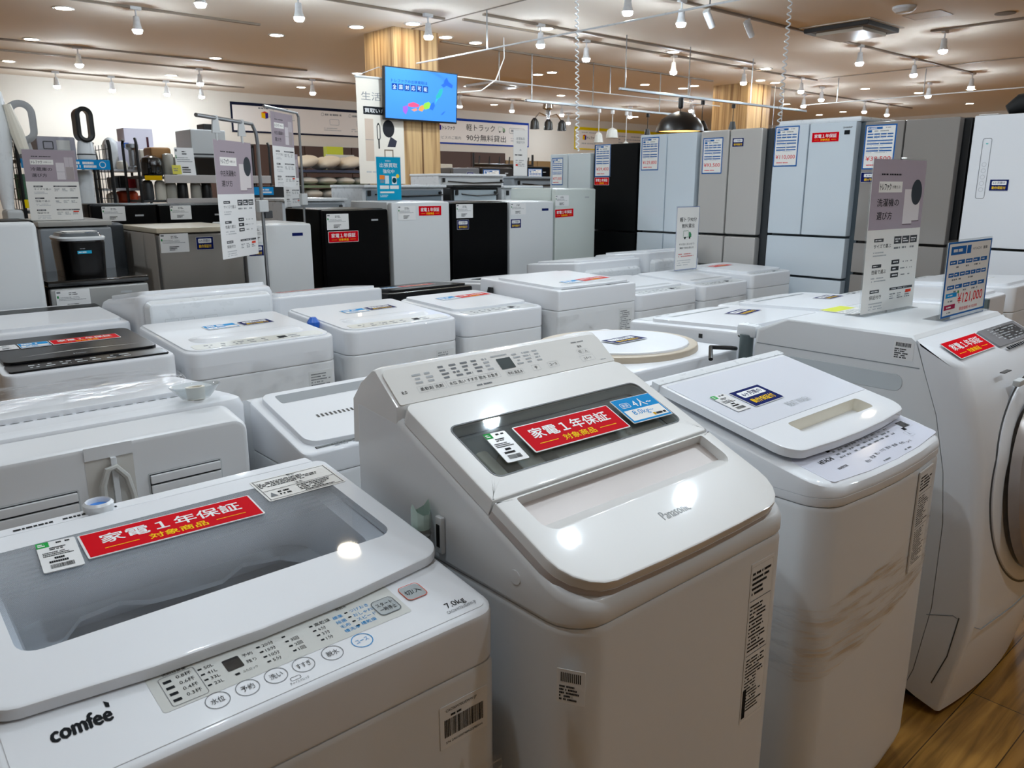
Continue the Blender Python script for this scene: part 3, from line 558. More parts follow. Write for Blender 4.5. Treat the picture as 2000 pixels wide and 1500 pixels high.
b = MB(); b.box(xa + .05, xb - .01, 1.322, 1.352, .9535, .962, WHITE, b=.004); b.micro(Frame((xa + .11, 1.326, .9623), (1, 0, 0), (0, 1, 0)), 0, 0, .15, .012, 1, INKK, .0004, 2, .5); b.build('hinge_cover', T)
b = MB(); b.lathe([(.021, .952), (.023, .974), (.019, .978), (.016, .974), (.015, .962)], WHITEP, c=(.285, 1.335, 0), n=18, c1=False); b.lathe([(.0155, .970), (.002, .970)], mat('blue_inlet_cap', '#2f7fd6', .3), c=(.285, 1.335, 0), n=16, c0=False); b.build('water_inlet', T)
b = MB(); f = Frame((.556, .7835, .696), (1, 0, 0), (0, 0, 1), q_); b.slab(f, rr(0, .09, 0, .072, .002, 2, 2), 0, .0006, PAPERG, bev=.0002)
b.text(f, 'CAC06W70U/EWW-JP', .04, .062, .0065, INKK, .001, fit=.058)
rd = random.Random(5); u = .008
while u < .082: l = rd.choice((.0006, .0011, .0018)); b.rect(f, u, .018, u + l, .048, .001, INKK); u += l + rd.choice((.0006, .001, .0014))
b.text(f, 'S/N 2A01000748AG2P80044', .045, .009, .0055, INKK, .001, fit=.07); b.micro(f, .02, .05, .05, .056, 1, INKK, .001, 3, .6); b.build('barcode_label', T)
b = MB(); f = facing_mY(0, .7795, 0)
fo = rr(.43, .666, .40, .64, .01); b.loft([[f.p(u, v, 0) for u, v in fo], [f.p(u, v, .001) for u, v in fo]], FILM); b.build('stretch_film', T)
card(L.sub(.185, .270, .017, -.035), .277, .078, 'red and gold warranty card on the dotted grey window lid', 'card', p_red, 'warranty_card', 'red warranty cards')
def p_pricetag(b, f, w, h):
    b.rect(f, 0, .82 * h, .32 * w, h, .0003, ink('#2aa24a')); b.micro(f, .04 * w, .85 * h, .28 * w, .96 * h, 2, WHT, .0005, 3, .6)
    b.micro(f, .5 * w, .88 * h, .92 * w, .96 * h, 1, INKK, .0005, 5, .6); b.micro(f, .3 * w, .68 * h, .75 * w, .79 * h, 2, INKK, .0005, 6, .6)
    b.micro(f, .1 * w, .48 * h, .9 * w, .64 * h, 3, INKK, .0005, 7, .5); b.micro(f, .3 * w, .36 * h, .7 * w, .45 * h, 1, INKK, .0005, 11, .7); b.micro(f, .2 * w, .25 * h, .82 * w, .34 * h, 1, INKK, .0005, 12, .7)
    rd = random.Random(8); u = .2 * w
    while u < .78 * w: l = rd.choice((.006, .011, .018)) * w; b.rect(f, u, .08 * h, u + l, .21 * h, .0005, INKK); u += l + rd.choice((.008, .012)) * w
card(L.sub(.124, .264, .017, -.08), .054, .091, 'white price tag with green corner beside the red card on the dotted window lid', 'price tag', p_pricetag, 'price_tag')

# --- washer with steep lid and rear control panel (front centre)
T = thing('washing_machine', 'warm white washing machine with steep lid, dark window and raised rear control panel, front centre', 'washing machine', (1.0, .97, 0))
xa, xb, ya, yb = .712, 1.276, .672, 1.262
sl = lambda y: .897 + .43 * (min(y, 1.135) - .675)
b = MB(); b.box(xa + .03, xb - .03, ya + .03, yb - .03, 0, .05, BLACK); b.build('base', T)
b = MB(); o = rr(xa, xb, ya, yb, (.065, .045, .03, .03)); b.loft([ringz(o, .045), ringz(o, .846), ringz(inset(o, .0035), .857)], WHITEB); b.build('cabinet', T)
op_ = rr(xa + .043, xb - .047, .672 + .243 * .9187, .672 + .386 * .9187, .016)
b = MB(); b.loft([ringz(inset(o, .0035), .859), ringz(o, .866), ringz(o, lambda x, y: sl(y) - .014), ringz(inset(o, .004), lambda x, y: sl(y) - .005), ringz(inset(o, .011), lambda x, y: sl(y)), ringz(op_, lambda x, y: sl(y)), ringz(op_, lambda x, y: sl(y) - .10)], WHITEB, True, False)
b.lathe([(.012, .0), (.012, .001), (.010, .0015)], WHITEB, fr=Frame((xa, .80, .905), (0, -1, 0), (0, 0, 1)), n=20); b.build('top_cover', T)
A = math.atan(.43); ca, sa = math.cos(A), math.sin(A)
L = Frame((xa + .006, .672, .926), (1, 0, 0), (0, ca, sa)); wl = .552; LL = .462   # lid length up the slope
b = MB(); fo = rr(0, wl, 0, .200, (.075, .075, .001, .001), bow=.008); hh = rr(.040, .522, .112, .195, (.03, .03, .006, .006))
b.slab(L, fo, -.028, 0, WHITEW, hole=hh, bev=.004); lidf = b.build('lid', T)
lo2 = rr(-.0008, wl + .0008, -.001, .20, (.076, .076, .001, .001), bow=.008); b = MB(); b.loft([[L.p(u, v, -.0295) for u, v in lo2], [L.p(u, v, -.017) for u, v in lo2]], TAUPE, True, True); b.build('lid_edge_trim', lidf)
b = MB()
rear = [hp for hp in hh]
floor_ = lambda v: -.0015 - .048 * max(0, (v - .116) / .075)
b.loft([[L.p(u, v, -.001) for u, v in hh], [L.p(u, v, floor_(v)) for u, v in inset(hh, .004)]], WHITEW, False, True); b.build('handle_recess', lidf)
b = MB(); ro = rr(0, wl, .2035, LL, (.001, .001, .02, .02)); wh = rr(.040, .520, .246, .382, .016)
b.slab(L, ro, -.028, 0, WHITEW, hole=wh, bev=.004); lidr = b.build('lid', T)
b = MB(); b.loft([[L.p(u, v, -.006) for u, v in wh], [L.p(u, v, -.001) for u, v in inset(wh, -.002)]], WINDOWG, True, True); b.ring(L, inset(wh, -.002), .003, .0004, DGREY); b.build('window', lidr)
b = MB(); wi = inset(wh, .002); b.loft([[L.p(u, v, -.026) for u, v in wi], [L.p(u, v, -.10) for u, v in wi]], mat('tray_dark', '#2c2f31', .5), False, True); b.build('inner_tray', lidr)
b = MB()
for u0, u1 in ((.06, .085), (.115, .17), (.20, .335), (.36, .49)): b.box(u0, u1, .252, .325, -.08, -.014, mat('beige_case', '#ded3bf', .4), b=.006, fr=L)
b.build('detergent_case', lidr)
b = MB(); b.text(L, 'Panasonic', .284, .064, .026, INKL, .0006, fit=.070); b.build('lettering', lidf)
# rear panel
b = MB(); prof = [(1.108, sl(1.10) - .03), (1.1025, 1.092), (1.1035, 1.1035), (1.172, 1.159), (1.178, 1.1595), (1.184, 1.157), (1.225, 1.128), (1.258, 1.09), (1.262, 1.0)]
def endring(x, d): 
    cy = 1.19; cz = 1.09; return [Vector((x, cy + (y - cy) * d, cz + (z - cz) * d)) for y, z in prof]
b.loft([endring(xa + .001, .93), endring(xa + .005, .97), endring(xa + .016, 1), endring(xb - .016, 1), endring(xb - .005, .97), endring(xb - .001, .93)], WHITEW); b.build('rear_housing', T)
pa = math.atan2(1.160 - 1.1045, 1.172 - 1.1035); K = Frame((xa, 1.1035, 1.1045), (1, 0, 0), (0, math.cos(pa), math.sin(pa))); ph = .083
b = MB(); b.slab(K, rr(.006, .558, .001, ph - .002, (.004, .004, .016, .016)), -.003, .0012, mat('panel_face', '#e2e0dc', .6, spec=.2), bev=.0006)
def bt(u0, u1, v0, v1, t, h=.0085, fit=None): b.ring(K, rr(u0, u1, v0, v1, .001, 2, 2), .0004, .0016, INKL); b.text(K, t, (u0 + u1) / 2, (v0 + v1) / 2, h, INKK, .0018, fit=fit)
b.text(K, '8.0', .027, .025, .0095, INKK, .0018)
bt(.056, .116, .018, .032, '柔軟剤 洗剤', fit=.050); bt(.120, .246, .018, .032, '水位 洗い すすぎ 脱水 お急ぎ', fit=.116); bt(.262, .305, .015, .028, '予約 風呂水', fit=.038); bt(.330, .350, .016, .030, '予', fit=.008); bt(.374, .402, .016, .030, 'コース', fit=.020)
for i in range(2): b.micro(K, .06 + .027 * i, .036, .08 + .027 * i, .062, 3, INKL, .0018, i, .5, .95)
for i in range(5): b.micro(K, .122 + .026 * i, .036, .140 + .026 * i, .070, 4, (INKG if i < 4 else INKL), .0018, i + 4, .5, .95)
b.poly(K, rr(.258, .294, .033, .060, .001, 2, 1), .0018, mat('lcd_display', '#26302e', .5, spec=.2)); b.micro(K, .25, .064, .305, .071, 1, INKL, .0018, 9)
for i in range(3): b.micro(K, .302 + .027 * i, .036, .322 + .027 * i, .068, 4, INKL, .0018, i + 14, .45, .9)
b.text(K, '電源', .488, .054, .0065, INKK, .0018); bt(.472, .487, .034, .046, '切'); bt(.490, .505, .034, .046, '入'); bt(.468, .508, .014, .029, 'スタート', .0075, .022); b.micro(K, .472, .064, .51, .069, 1, INKG, .0018, 2); b.micro(K, .52, .008, .545, .013, 1, INKL, .0018, 3); b.micro(K, .18, .006, .235, .013, 1, INKG, .0018, 3)
b.build('control_panel', T)
b = MB(); f = Frame((xb - .122, ya - .0004, .50), (1, 0, 0), (0, 0, 1)); b.slab(f, rr(0, .074, 0, .325, .001, 2, 2), 0, .0004, PAPERG, bev=.0001); p_label(20)(b, f.sub(0, 0, .0004), .074, .325); b.rect(f, .004, .01, .014, .07, .001, INKK); b.build('caution_label', T)
# small sticker on the left corner
fx = Frame((xa + .0125, ya + .0095, .775), (math.sin(R(30)), -math.cos(R(30)), 0), (0, 0, 1)).sub(-.028, -.025, .0065)
b = MB(); b.slab(fx, rr(0, .042, 0, .055, .001, 2, 2), 0, .0008, PAPERG, bev=.0001); b.micro(fx, .004, .004, .038, .030, 5, INKK, .0011, 3, .6)
for i in range(11): b.rect(fx, .006 + .0028 * i, .035, .0075 + .0028 * i, .05, .0011, INKK)
b.build('barcode_sticker', T)
# drain hose hook
b = MB(); b.tube([(xa - .0215, 1.01, .70), (xa - .0215, 1.01, .745), (xa - .0215, 1.012, .79), (xa - .0215, 1.012, .922)], [.015, .015, .0155, .0155], mat('hose_grey', '#8f9291', .5), n=14)
for z in (.76, .79, .82, .85, .88, .905): b.lathe([(.0155, z), (.017, z + .004), (.0155, z + .008)], mat('hose_grey', '#8f9291', .5), c=(xa - .0215, 1.012, 0), n=14)
hz = b.build('drain_hose', T)
b = MB(); HK = mat('hose_hook_mint', '#b9cfc6', .4); b.loft([[Vector((xa - .0215 + .0165 * math.cos(k * .628), 1.012 + .0165 * math.sin(k * .628), z + (.02 * max(0, math.cos(2 * k * .628)) if z > .94 else 0))) for k in range(10)] for z in (.92, .947)], HK, False, False); b.build('hose_hook', hz)
b = MB(); b.box(xa - .010, xa - .0005, .972, .99, .88, .945, PALE, b=.003); b.box(xa - .0105, xa - .007, .976, .985, .892, .932, BLACK); b.build('hose_bracket', T)
b = MB(); b.tube([(xa - .014, .83, .3), (xa - .014, .83, .42), (xa - .004, .83, .44)], .006, WHITEP, n=8); b.build('side_handle', T)
for_lid = L
card(L.sub(.146, .270, .0012, -.02), .240, .071, 'red warranty card lying on the dark window of the centre washing machine', 'card', p_red, 'warranty_card', 'red warranty cards')
card(L.sub(.398, .268, .0032, -.03), .114, .073, 'blue and white family size card right of the red card on the dark window', 'card', p_family, 'capacity_card')
card(L.sub(.080, .266, .0012, -.05), .047, .076, 'white price tag with green corner on the dark window of the centre washer', 'price tag', p_pricetag, 'price_tag')

# --- washer with the plain panelled lid (right of centre)
T = thing('washing_machine', 'white washing machine with wide handle lid and curved control strip, right of the centre washer', 'washing machine', (1.71, .95, 0))
xa, xb, ya, yb = 1.42, 2.0, .675, 1.25
top = lambda x, y: .893 + .22 * (min(max(y, .675), 1.12) - .675)
b = MB(); b.box(xa + .03, xb - .03, ya + .03, yb - .03, 0, .055, BLACK); b.build('base', T)
b = MB(); o = rr(xa, xb, ya, yb, (.06, .06, .03, .03), bow=.022); b.loft([ringz(inset(o, .01), .05), ringz(o, .09), ringz(o, .835), ringz(inset(o, .003), .845)], WHITEB); b.build('cabinet', T)
b = MB(); b.loft([ringz(inset(o, .003), .847), ringz(o, .852), ringz(o, .866), ringz(inset(o, .0015), .867), ringz(o, .868), ringz(o, lambda x, y: top(x, y) - .018), ringz(inset(o, .005), lambda x, y: top(x, y) - .007), ringz(inset(o, .018), top)], WHITE); 
b.lathe([(.018, .0), (.016, -.006), (.002, -.006)], BLACK, fr=Frame((xa + .085, 1.175, .9925), (1, 0, 0), (0, 1, 0)), n=14, sx=1.5, c0=False); b.build('top_cover', T)
A = math.atan(.22); F = Frame((xa, ya, .893), (1, 0, 0), (0, math.cos(A), math.sin(A)))
b = MB(); cp = rr(.040, .556, .012, .112, .012, bow=.018); b.slab(F, cp, -.004, .001, mat('lilac_white_panel', '#dfe1ee', .12), bev=.0006)
b.text(F, 'HITACHI', .118, .070, .017, INKK, .0016, fit=.052, bold=.012); b.text(F, 'INVERTER', .128, .036, .009, INKK, .0016, fit=.038, bold=.01)
b.poly(F, rr(.488, .520, .064, .088, .001, 2, 1), .0016, BLACKG); b.rect(F, .472, .056, .486, .066, .0016, INKK); b.rect(F, .158, .088, .170, .097, .0016, INKK)
for i in range(9): b.micro(F, .165 + .031 * i, .056, .19 + .031 * i, .1, 4, INKG, .0016, i, .42, .8)
for i, t in enumerate(['風呂水', '洗濯', '洗い', 'すすぎ', '脱水', '乾燥', '予約', 'コース']): b.text(F, t, .215 + .029 * i, .022 + .01 * math.sin(i * .45), .0095, INKK, .0016, fit=.021)
b.ring(F, rr(.452, .478, .032, .052, .001, 2, 2), .0005, .0016, INKG); b.text(F, '入', .465, .042, .011, INKK, .0018); b.ring(F, rr(.50, .53, .060, .080, .001, 2, 2), .0005, .0016, INKL); b.text(F, 'スタート', .515, .07, .007, INKK, .0018, fit=.022); b.micro(F, .25, .0, .30, .008, 1, INKG, .0016, 4); b.micro(F, .36, .002, .40, .01, 1, INKG, .0016, 5); b.build('control_panel', T)
L = Frame((xa + .02, .766, .930), (1, 0, 0), (0, math.cos(A), math.sin(A)))
b = MB(); lo = rr(.0, .54, 0, .362, (.045, .045, .006, .006), bow=.016); hh = rr(.118, .445, .042, .090, .012)
b.slab(L, lo, -.006, .014, WHITE, hole=hh, bev=.006); lid = b.build('lid', T)
b = MB(); b.loft([[L.p(u, v, .0135) for u, v in hh], [L.p(u, v, -.028 if v > .066 else -.02) for u, v in inset(hh, .004)]], CREAM, False, True); b.build('handle_recess', lid)
b = MB(); b.slab(L, rr(.008, .532, .108, .344, .004), .014, .0152, mat('lid_inlay', '#e3e6ef', .1), bev=.0006); b.text(L, 'BEAT WASH', .262, .146, .030, INKL, .016, fit=.095); b.build('lid_inlay', lid)
b = MB(); b.slab(L, rr(-.005, .545, .354, .378, .004), -.004, .017, WHITEP); b.build('hinge_bar', T)
b = MB(); f = Frame((1.812, ya - .0195, .59), (1, .076, 0), (0, 0, 1)).sub(0, 0, .0035); b.slab(f, rr(0, .092, 0, .250, .001, 2, 2), -.003, .0004, PAPERG, bev=.0001); p_label(31)(b, f.sub(0, 0, .0004), .092, .250); b.build('caution_label', T)
b = MB(); fo = rr(xa, xb, ya, yb, (.06, .06, .03, .03), bow=.022); fo = inset(fo, -.003); b.loft([ringz(fo, lambda x, y: .45 + .12 * (x - xa) / .58), ringz(fo, lambda x, y: .62 + .10 * (x - xa) / .58)], FILM, False, False); b.build('stretch_film', T)
card(L.sub(.123, .172, .0158, .02), .126, .077, 'navy warranty card with yellow lettering on the panelled lid right of centre', 'card', p_navy, 'warranty_card', 'navy warranty cards')
card(L.sub(.054, .175, .0158, .0), .054, .079, 'white price tag beside the navy card on the panelled lid right of centre', 'price tag', p_pricetag, 'price_tag')

# --- drum washer at the right edge
T = thing('washing_machine', 'white drum washing machine with round black glass door at the right edge', 'washing machine', (2.52, 1.0, 0))
xa, xb = 2.2, 2.86
b = MB(); b.box(xa + .05, xb - .05, .74, 1.28, 0, .06, BLACK); b.build('base', T)
seam = [(.76, .05), (.741, .116), (.716, .324), (.718, .581), (.735, .722), (.772, .876), (.815, .985), (.846, 1.07)]
front = [(.66, .02), (.64, .12), (.604, .335), (.626, .613), (.642, .769), (.678, .90), (.715, 1.010), (.80, 1.055)]
b = MB(); sp = [(y + .002, z) for y, z in seam] + [(.86, 1.079), (1.235, 1.079), (1.33, 1.035), (1.335, .98), (1.335, .05)]
b.loft([[Vector((x, y, z)) for y, z in sp] for x in (xa + .006, xb - .006)], WHITEB)
for i in (0, 1):
    x = (xa + .006, xb - .006)[i]; s_ = (-1, 1)[i]; b.loft([[Vector((x, y, z)) for y, z in sp], [Vector((x + s_ * .006, .0 + y + (.012 if y > 1.2 else 0) * -1, z - (.006 if z > 1.0 else 0))) for y, z in sp]], WHITEB, False, True)
b.build('cabinet', T)
b = MB()
for z, zz in ((.995, 1.0),): b.box(xa - .0015, xa - .0002, .83, 1.325, .9925, .9945, GREY)
b.build('side_seam', T)
b = MB(); f = Frame((xa - .0004, 1.30, .90), (0, -1, 0), (0, 0, 1)); b.slab(f, rr(.03, .43, .02, .068, .022), -.001, .0012, mat('pressed_panel', '#cfd6da', .25), bev=.001); b.build('side_groove', T)
b = MB()
def fring(k):
    (ys, zs), (yf, zf) = seam[k], front[k]
    rc = .012 if k < 2 else .022 if k == 2 else .035; pts = [(xa + .0, ys, zs), (xa, ys * .5 + (yf + .03) * .5, zs * .5 + zf * .5), (xa, yf + rc, zf)]
    for i in range(1, 6): a = i / 6 * math.pi / 2; pts.append((xa + rc * (1 - math.cos(a)), yf + rc * (1 - math.sin(a)), zf))
    n = 14
    for i in range(n + 1): t = i / n; pts.append((xa + rc + (xb - xa - 2 * rc) * t, yf - (.028 if k < 6 else .005) * (1 - (2 * t - 1) ** 2), zf))
    for i in range(5, 0, -1): a = i / 6 * math.pi / 2; pts.append((xb - rc * (1 - math.cos(a)), yf + rc * (1 - math.sin(a)), zf))
    pts += [(xb, yf + rc, zf), (xb, ys * .5 + (yf + .03) * .5, zs * .5 + zf * .5), (xb, ys, zs)]
    return [Vector(p) for p in pts]
b.loft([fring(k) for k in range(8)], WHITE); b.build('front_cover', T, sharp=50)
# lower flap outline and door
b = MB(); b.tube([(xa - .0005, .727, .30), (xa - .0005, .66, .325), (xa + .004, .622, .31), (xa + .03, .598, .30), (xa + .2, .575, .315), (2.53, .568, .325), (xb - .1, .58, .315)], .0016, GREY, n=5)
b.tube([(xa - .0005, .645, .325), (xa - .0005, .66, .2), (xa - .0003, .69, .10), (xa + .02, .66, .09)], .0016, DGREY, n=5); b.build('lower_flap_seam', T)
DF = Frame((2.545, .598, .655), (1, 0, 0), (0, .13, 1))
def shell_y(x, z):
    """front surface of the drum washer"""
    for (y0, z0), (y1, z1) in zip(front, front[1:]):
        if z0 <= z <= z1: yf = y0 + (y1 - y0) * (z - z0) / (z1 - z0); break
    t = min(1, max(0, (x - xa - .035) / (xb - xa - .07))); return yf - .028 * (1 - (2 * t - 1) ** 2)
def circ(r, dy): return [Vector((2.545 + r * math.cos(k * math.pi / 36), shell_y(2.545 + r * math.cos(k * math.pi / 36), .655 + r * math.sin(k * math.pi / 36)) + dy, .655 + r * math.sin(k * math.pi / 36))) for k in range(72)]
b = MB(); b.loft([circ(.300, .0), circ(.300, -.0012), circ(.294, -.0012), circ(.294, .0)], DGREY, False, False); b.build('door_gap', T)
b = MB(); b.loft([circ(.292, .01), circ(.292, -.004), circ(.286, -.007), circ(.27, -.010), circ(.255, -.010), circ(.245, .01)], WHITE, False, False); dr = b.build('door', T)
b = MB(); b.lathe([(.257, .0), (.257, .026), (.248, .036), (.215, .030), (.205, .015)], mat('door_ring_metal', '#a59c98', .25, metal=.5), fr=DF, n=48, c0=False, c1=False); b.build('door_ring', dr)
b = MB(); b.lathe([(.21, .02), (.18, .05), (.115, .078), (.04, .09), (.002, .091)], BLACKG, fr=DF, n=48, c0=False); b.build('door_glass', dr)
b = MB(); b.box(2.39, 2.44, .640, .66, .945, .962, PALE, b=.004); b.box(2.345, 2.40, .668, .680, .985, .987, DGREY); b.build('door_latch', T)
pa = math.atan2(1.055 - 1.010, .80 - .715); K = Frame((xa, .711, 1.0115), (1, 0, 0), (0, math.cos(pa), math.sin(pa)))
b = MB(); f = K.sub(0, -.008, .0015); ks = rr(.300, .60, .036, .110, .006); b.slab(f, ks, -.02, .0035, mat('panel_grey', '#85868a', .25), bev=.001); b.poly(f, rr(.40, .57, .05, .10, .002, 2, 1), .0039, DGREY); b.micro(f, .36, .042, .59, .106, 7, INKL, .0042, 4, .35, .6); b.micro(f, .32, .014, .58, .030, 1, INKK, .0042, 6, .7); b.build('control_panel', T)
b = MB(); f = Frame((xa - .0003, .905, 1.02), (0, -1, 0), (0, 0, 1)); b.slab(f, rr(0, .055, -.01, .04, .001, 2, 2), 0, .0005, PAPERG, bev=.0001); b.micro(f, .004, -.007, .051, .022, 5, INKK, .0009, 3, .6)
for i in range(13): b.rect(f, .006 + .0032 * i, .026, .0078 + .0032 * i, .037, .0009, INKK)
b.build('barcode_sticker', T)
b = MB(); b.box(xa + .005, xa + .05, 1.335, 1.41, 1.0, 1.045, WHITEP, b=.015); b.build('rear_bracket', T)
b = MB(); b.tube([(xa + .02, 1.375, 1.01), (xa + .02, 1.375, .85)], .022, mat('hose_dark', '#5f6d70', .5), n=12); b.tube([(xa + .02, 1.37, 1.0), (xa + .015, 1.385, 1.03), (xa + .02, 1.40, 1.0)], .008, BLACK, n=8); b.build('drain_hose', T)
card(K.sub(.030, .034, .0015, .0), .252, .068, 'red warranty card on the sloping front edge of the drum washing machine', 'card', p_red, 'warranty_card', 'red warranty cards')
b = MB(); f = Frame((2.43, 1.12, 1.0802), (1, 0, 0), (0, 1, 0)); b.slab(f, rr(.0, .15, .01, .13, .001, 2, 2), 0, .0008, PAPER, bev=.0002); b.rect(f, .005, .075, .145, .128, .001, ink('#d3d85a')); b.micro(f, .01, .015, .14, .07, 5, INKL, .001, 5); tag(b.build('leaflet'), 'yellow and white leaflet lying on top of the drum washing machine', 'leaflet')
def stand_sign(fr, w, h, label, cat, paint, name, depth=.07, thick=.002):
    """clear acrylic holder with a printed sheet inside"""
    t = thing(name, label, cat, fr.p(w / 2, 0, 0))
    b = MB(); b.slab(fr, rr(-.006, w + .006, .0, h + .012, .003, 2, 2), -.003, -.0016, ACRYL, bev=.0004)
    b.box(-.006, w + .006, .0003, .0018, -depth * .7, depth * .25, ACRYL, fr=fr); b.build('acrylic_holder', t)
    b = MB(); b.slab(fr, rr(0, w, .006, h + .006, .002, 2, 2), -.0012, .0, PAPER, bev=.0002); paint(b, fr.sub(0, .006, 0), w, h); b.build('printed_sheet', t)
    return t
stand_sign(Frame((2.405, 1.10, 1.08), (1, -.06, 0), (0, .02, 1)), .33, .465, 'tall acrylic sign about choosing a washer standing on the drum washing machine', 'sign', guide_paint('洗濯機の', '選び方', 'washer', True), 'acrylic_sign')
def p_price_wide(b, f, w, h):
    b.rect(f, 0, 0, w, h, .0002, BLUE); b.rect(f, .03 * w, .025 * h, .97 * w, .975 * h, .0004, PAPER)
    b.rect(f, .07 * w, .83 * h, .40 * w, .94 * h, .0006, BLUE); b.rect(f, .42 * w, .83 * h, .51 * w, .94 * h, .0006, BLUE); b.micro(f, .12 * w, .86 * h, .32 * w, .91 * h, 1, WHT, .0008, 2, .8); b.text(f, 'HITACHI', .65 * w, .885 * h, .05 * h, INKG, .0006, fit=.2 * w); b.micro(f, .8 * w, .86 * h, .94 * w, .91 * h, 1, INKG, .0006, 3, .8)
    for v, n in ((.70, 5), (.535, 7), (.37, 5)):
        for i in range(n): b.rect(f, (.07 + .87 * i / n) * w, v * h, (.07 + .87 * (i + .88) / n) * w, (v + .055) * h, .0006, BLUE); b.micro(f, (.09 + .87 * i / n) * w, (v + .012) * h, (.06 + .87 * (i + .8) / n) * w, (v + .043) * h, 1, WHT, .0008, i)
        b.micro(f, .1 * w, (v - .055) * h, .9 * w, (v - .02) * h, 1, INKG, .0006, n, .6, .35)
    b.rect(f, .06 * w, .26 * h, .30 * w, .32 * h, .0006, SKY); b.rect(f, .05 * w, .10 * h, .29 * w, .165 * h, .0006, ink('#9c2048')); b.micro(f, .1 * w, .275 * h, .26 * w, .305 * h, 1, WHT, .0008, 3); b.micro(f, .1 * w, .11 * h, .25 * w, .15 * h, 1, WHT, .0008, 4); b.micro(f, .12 * w, .19 * h, .24 * w, .23 * h, 1, INKG, .0006, 5); b.micro(f, .12 * w, .04 * h, .22 * w, .075 * h, 1, INKG, .0006, 5)
    b.text(f, '¥121,000', .62 * w, .215 * h, .19 * h, ink('#d8242c'), .0007, fit=.58 * w, bold=.012); b.text(f, '現金価格 ¥110,000', .60 * w, .075 * h, .055 * h, ink('#d8242c'), .0007, fit=.42 * w); b.rect(f, .31 * w, .30 * h, .34 * w, .34 * h, .0008, ink('#2c8a3c'))
stand_sign(Frame((2.505, .905, 1.08), (1, 0, 0), (0, .015, 1)), .355, .225, 'acrylic price stand with blue table and large red price on the drum washing machine', 'price stand', p_price_wide, 'price_stand')
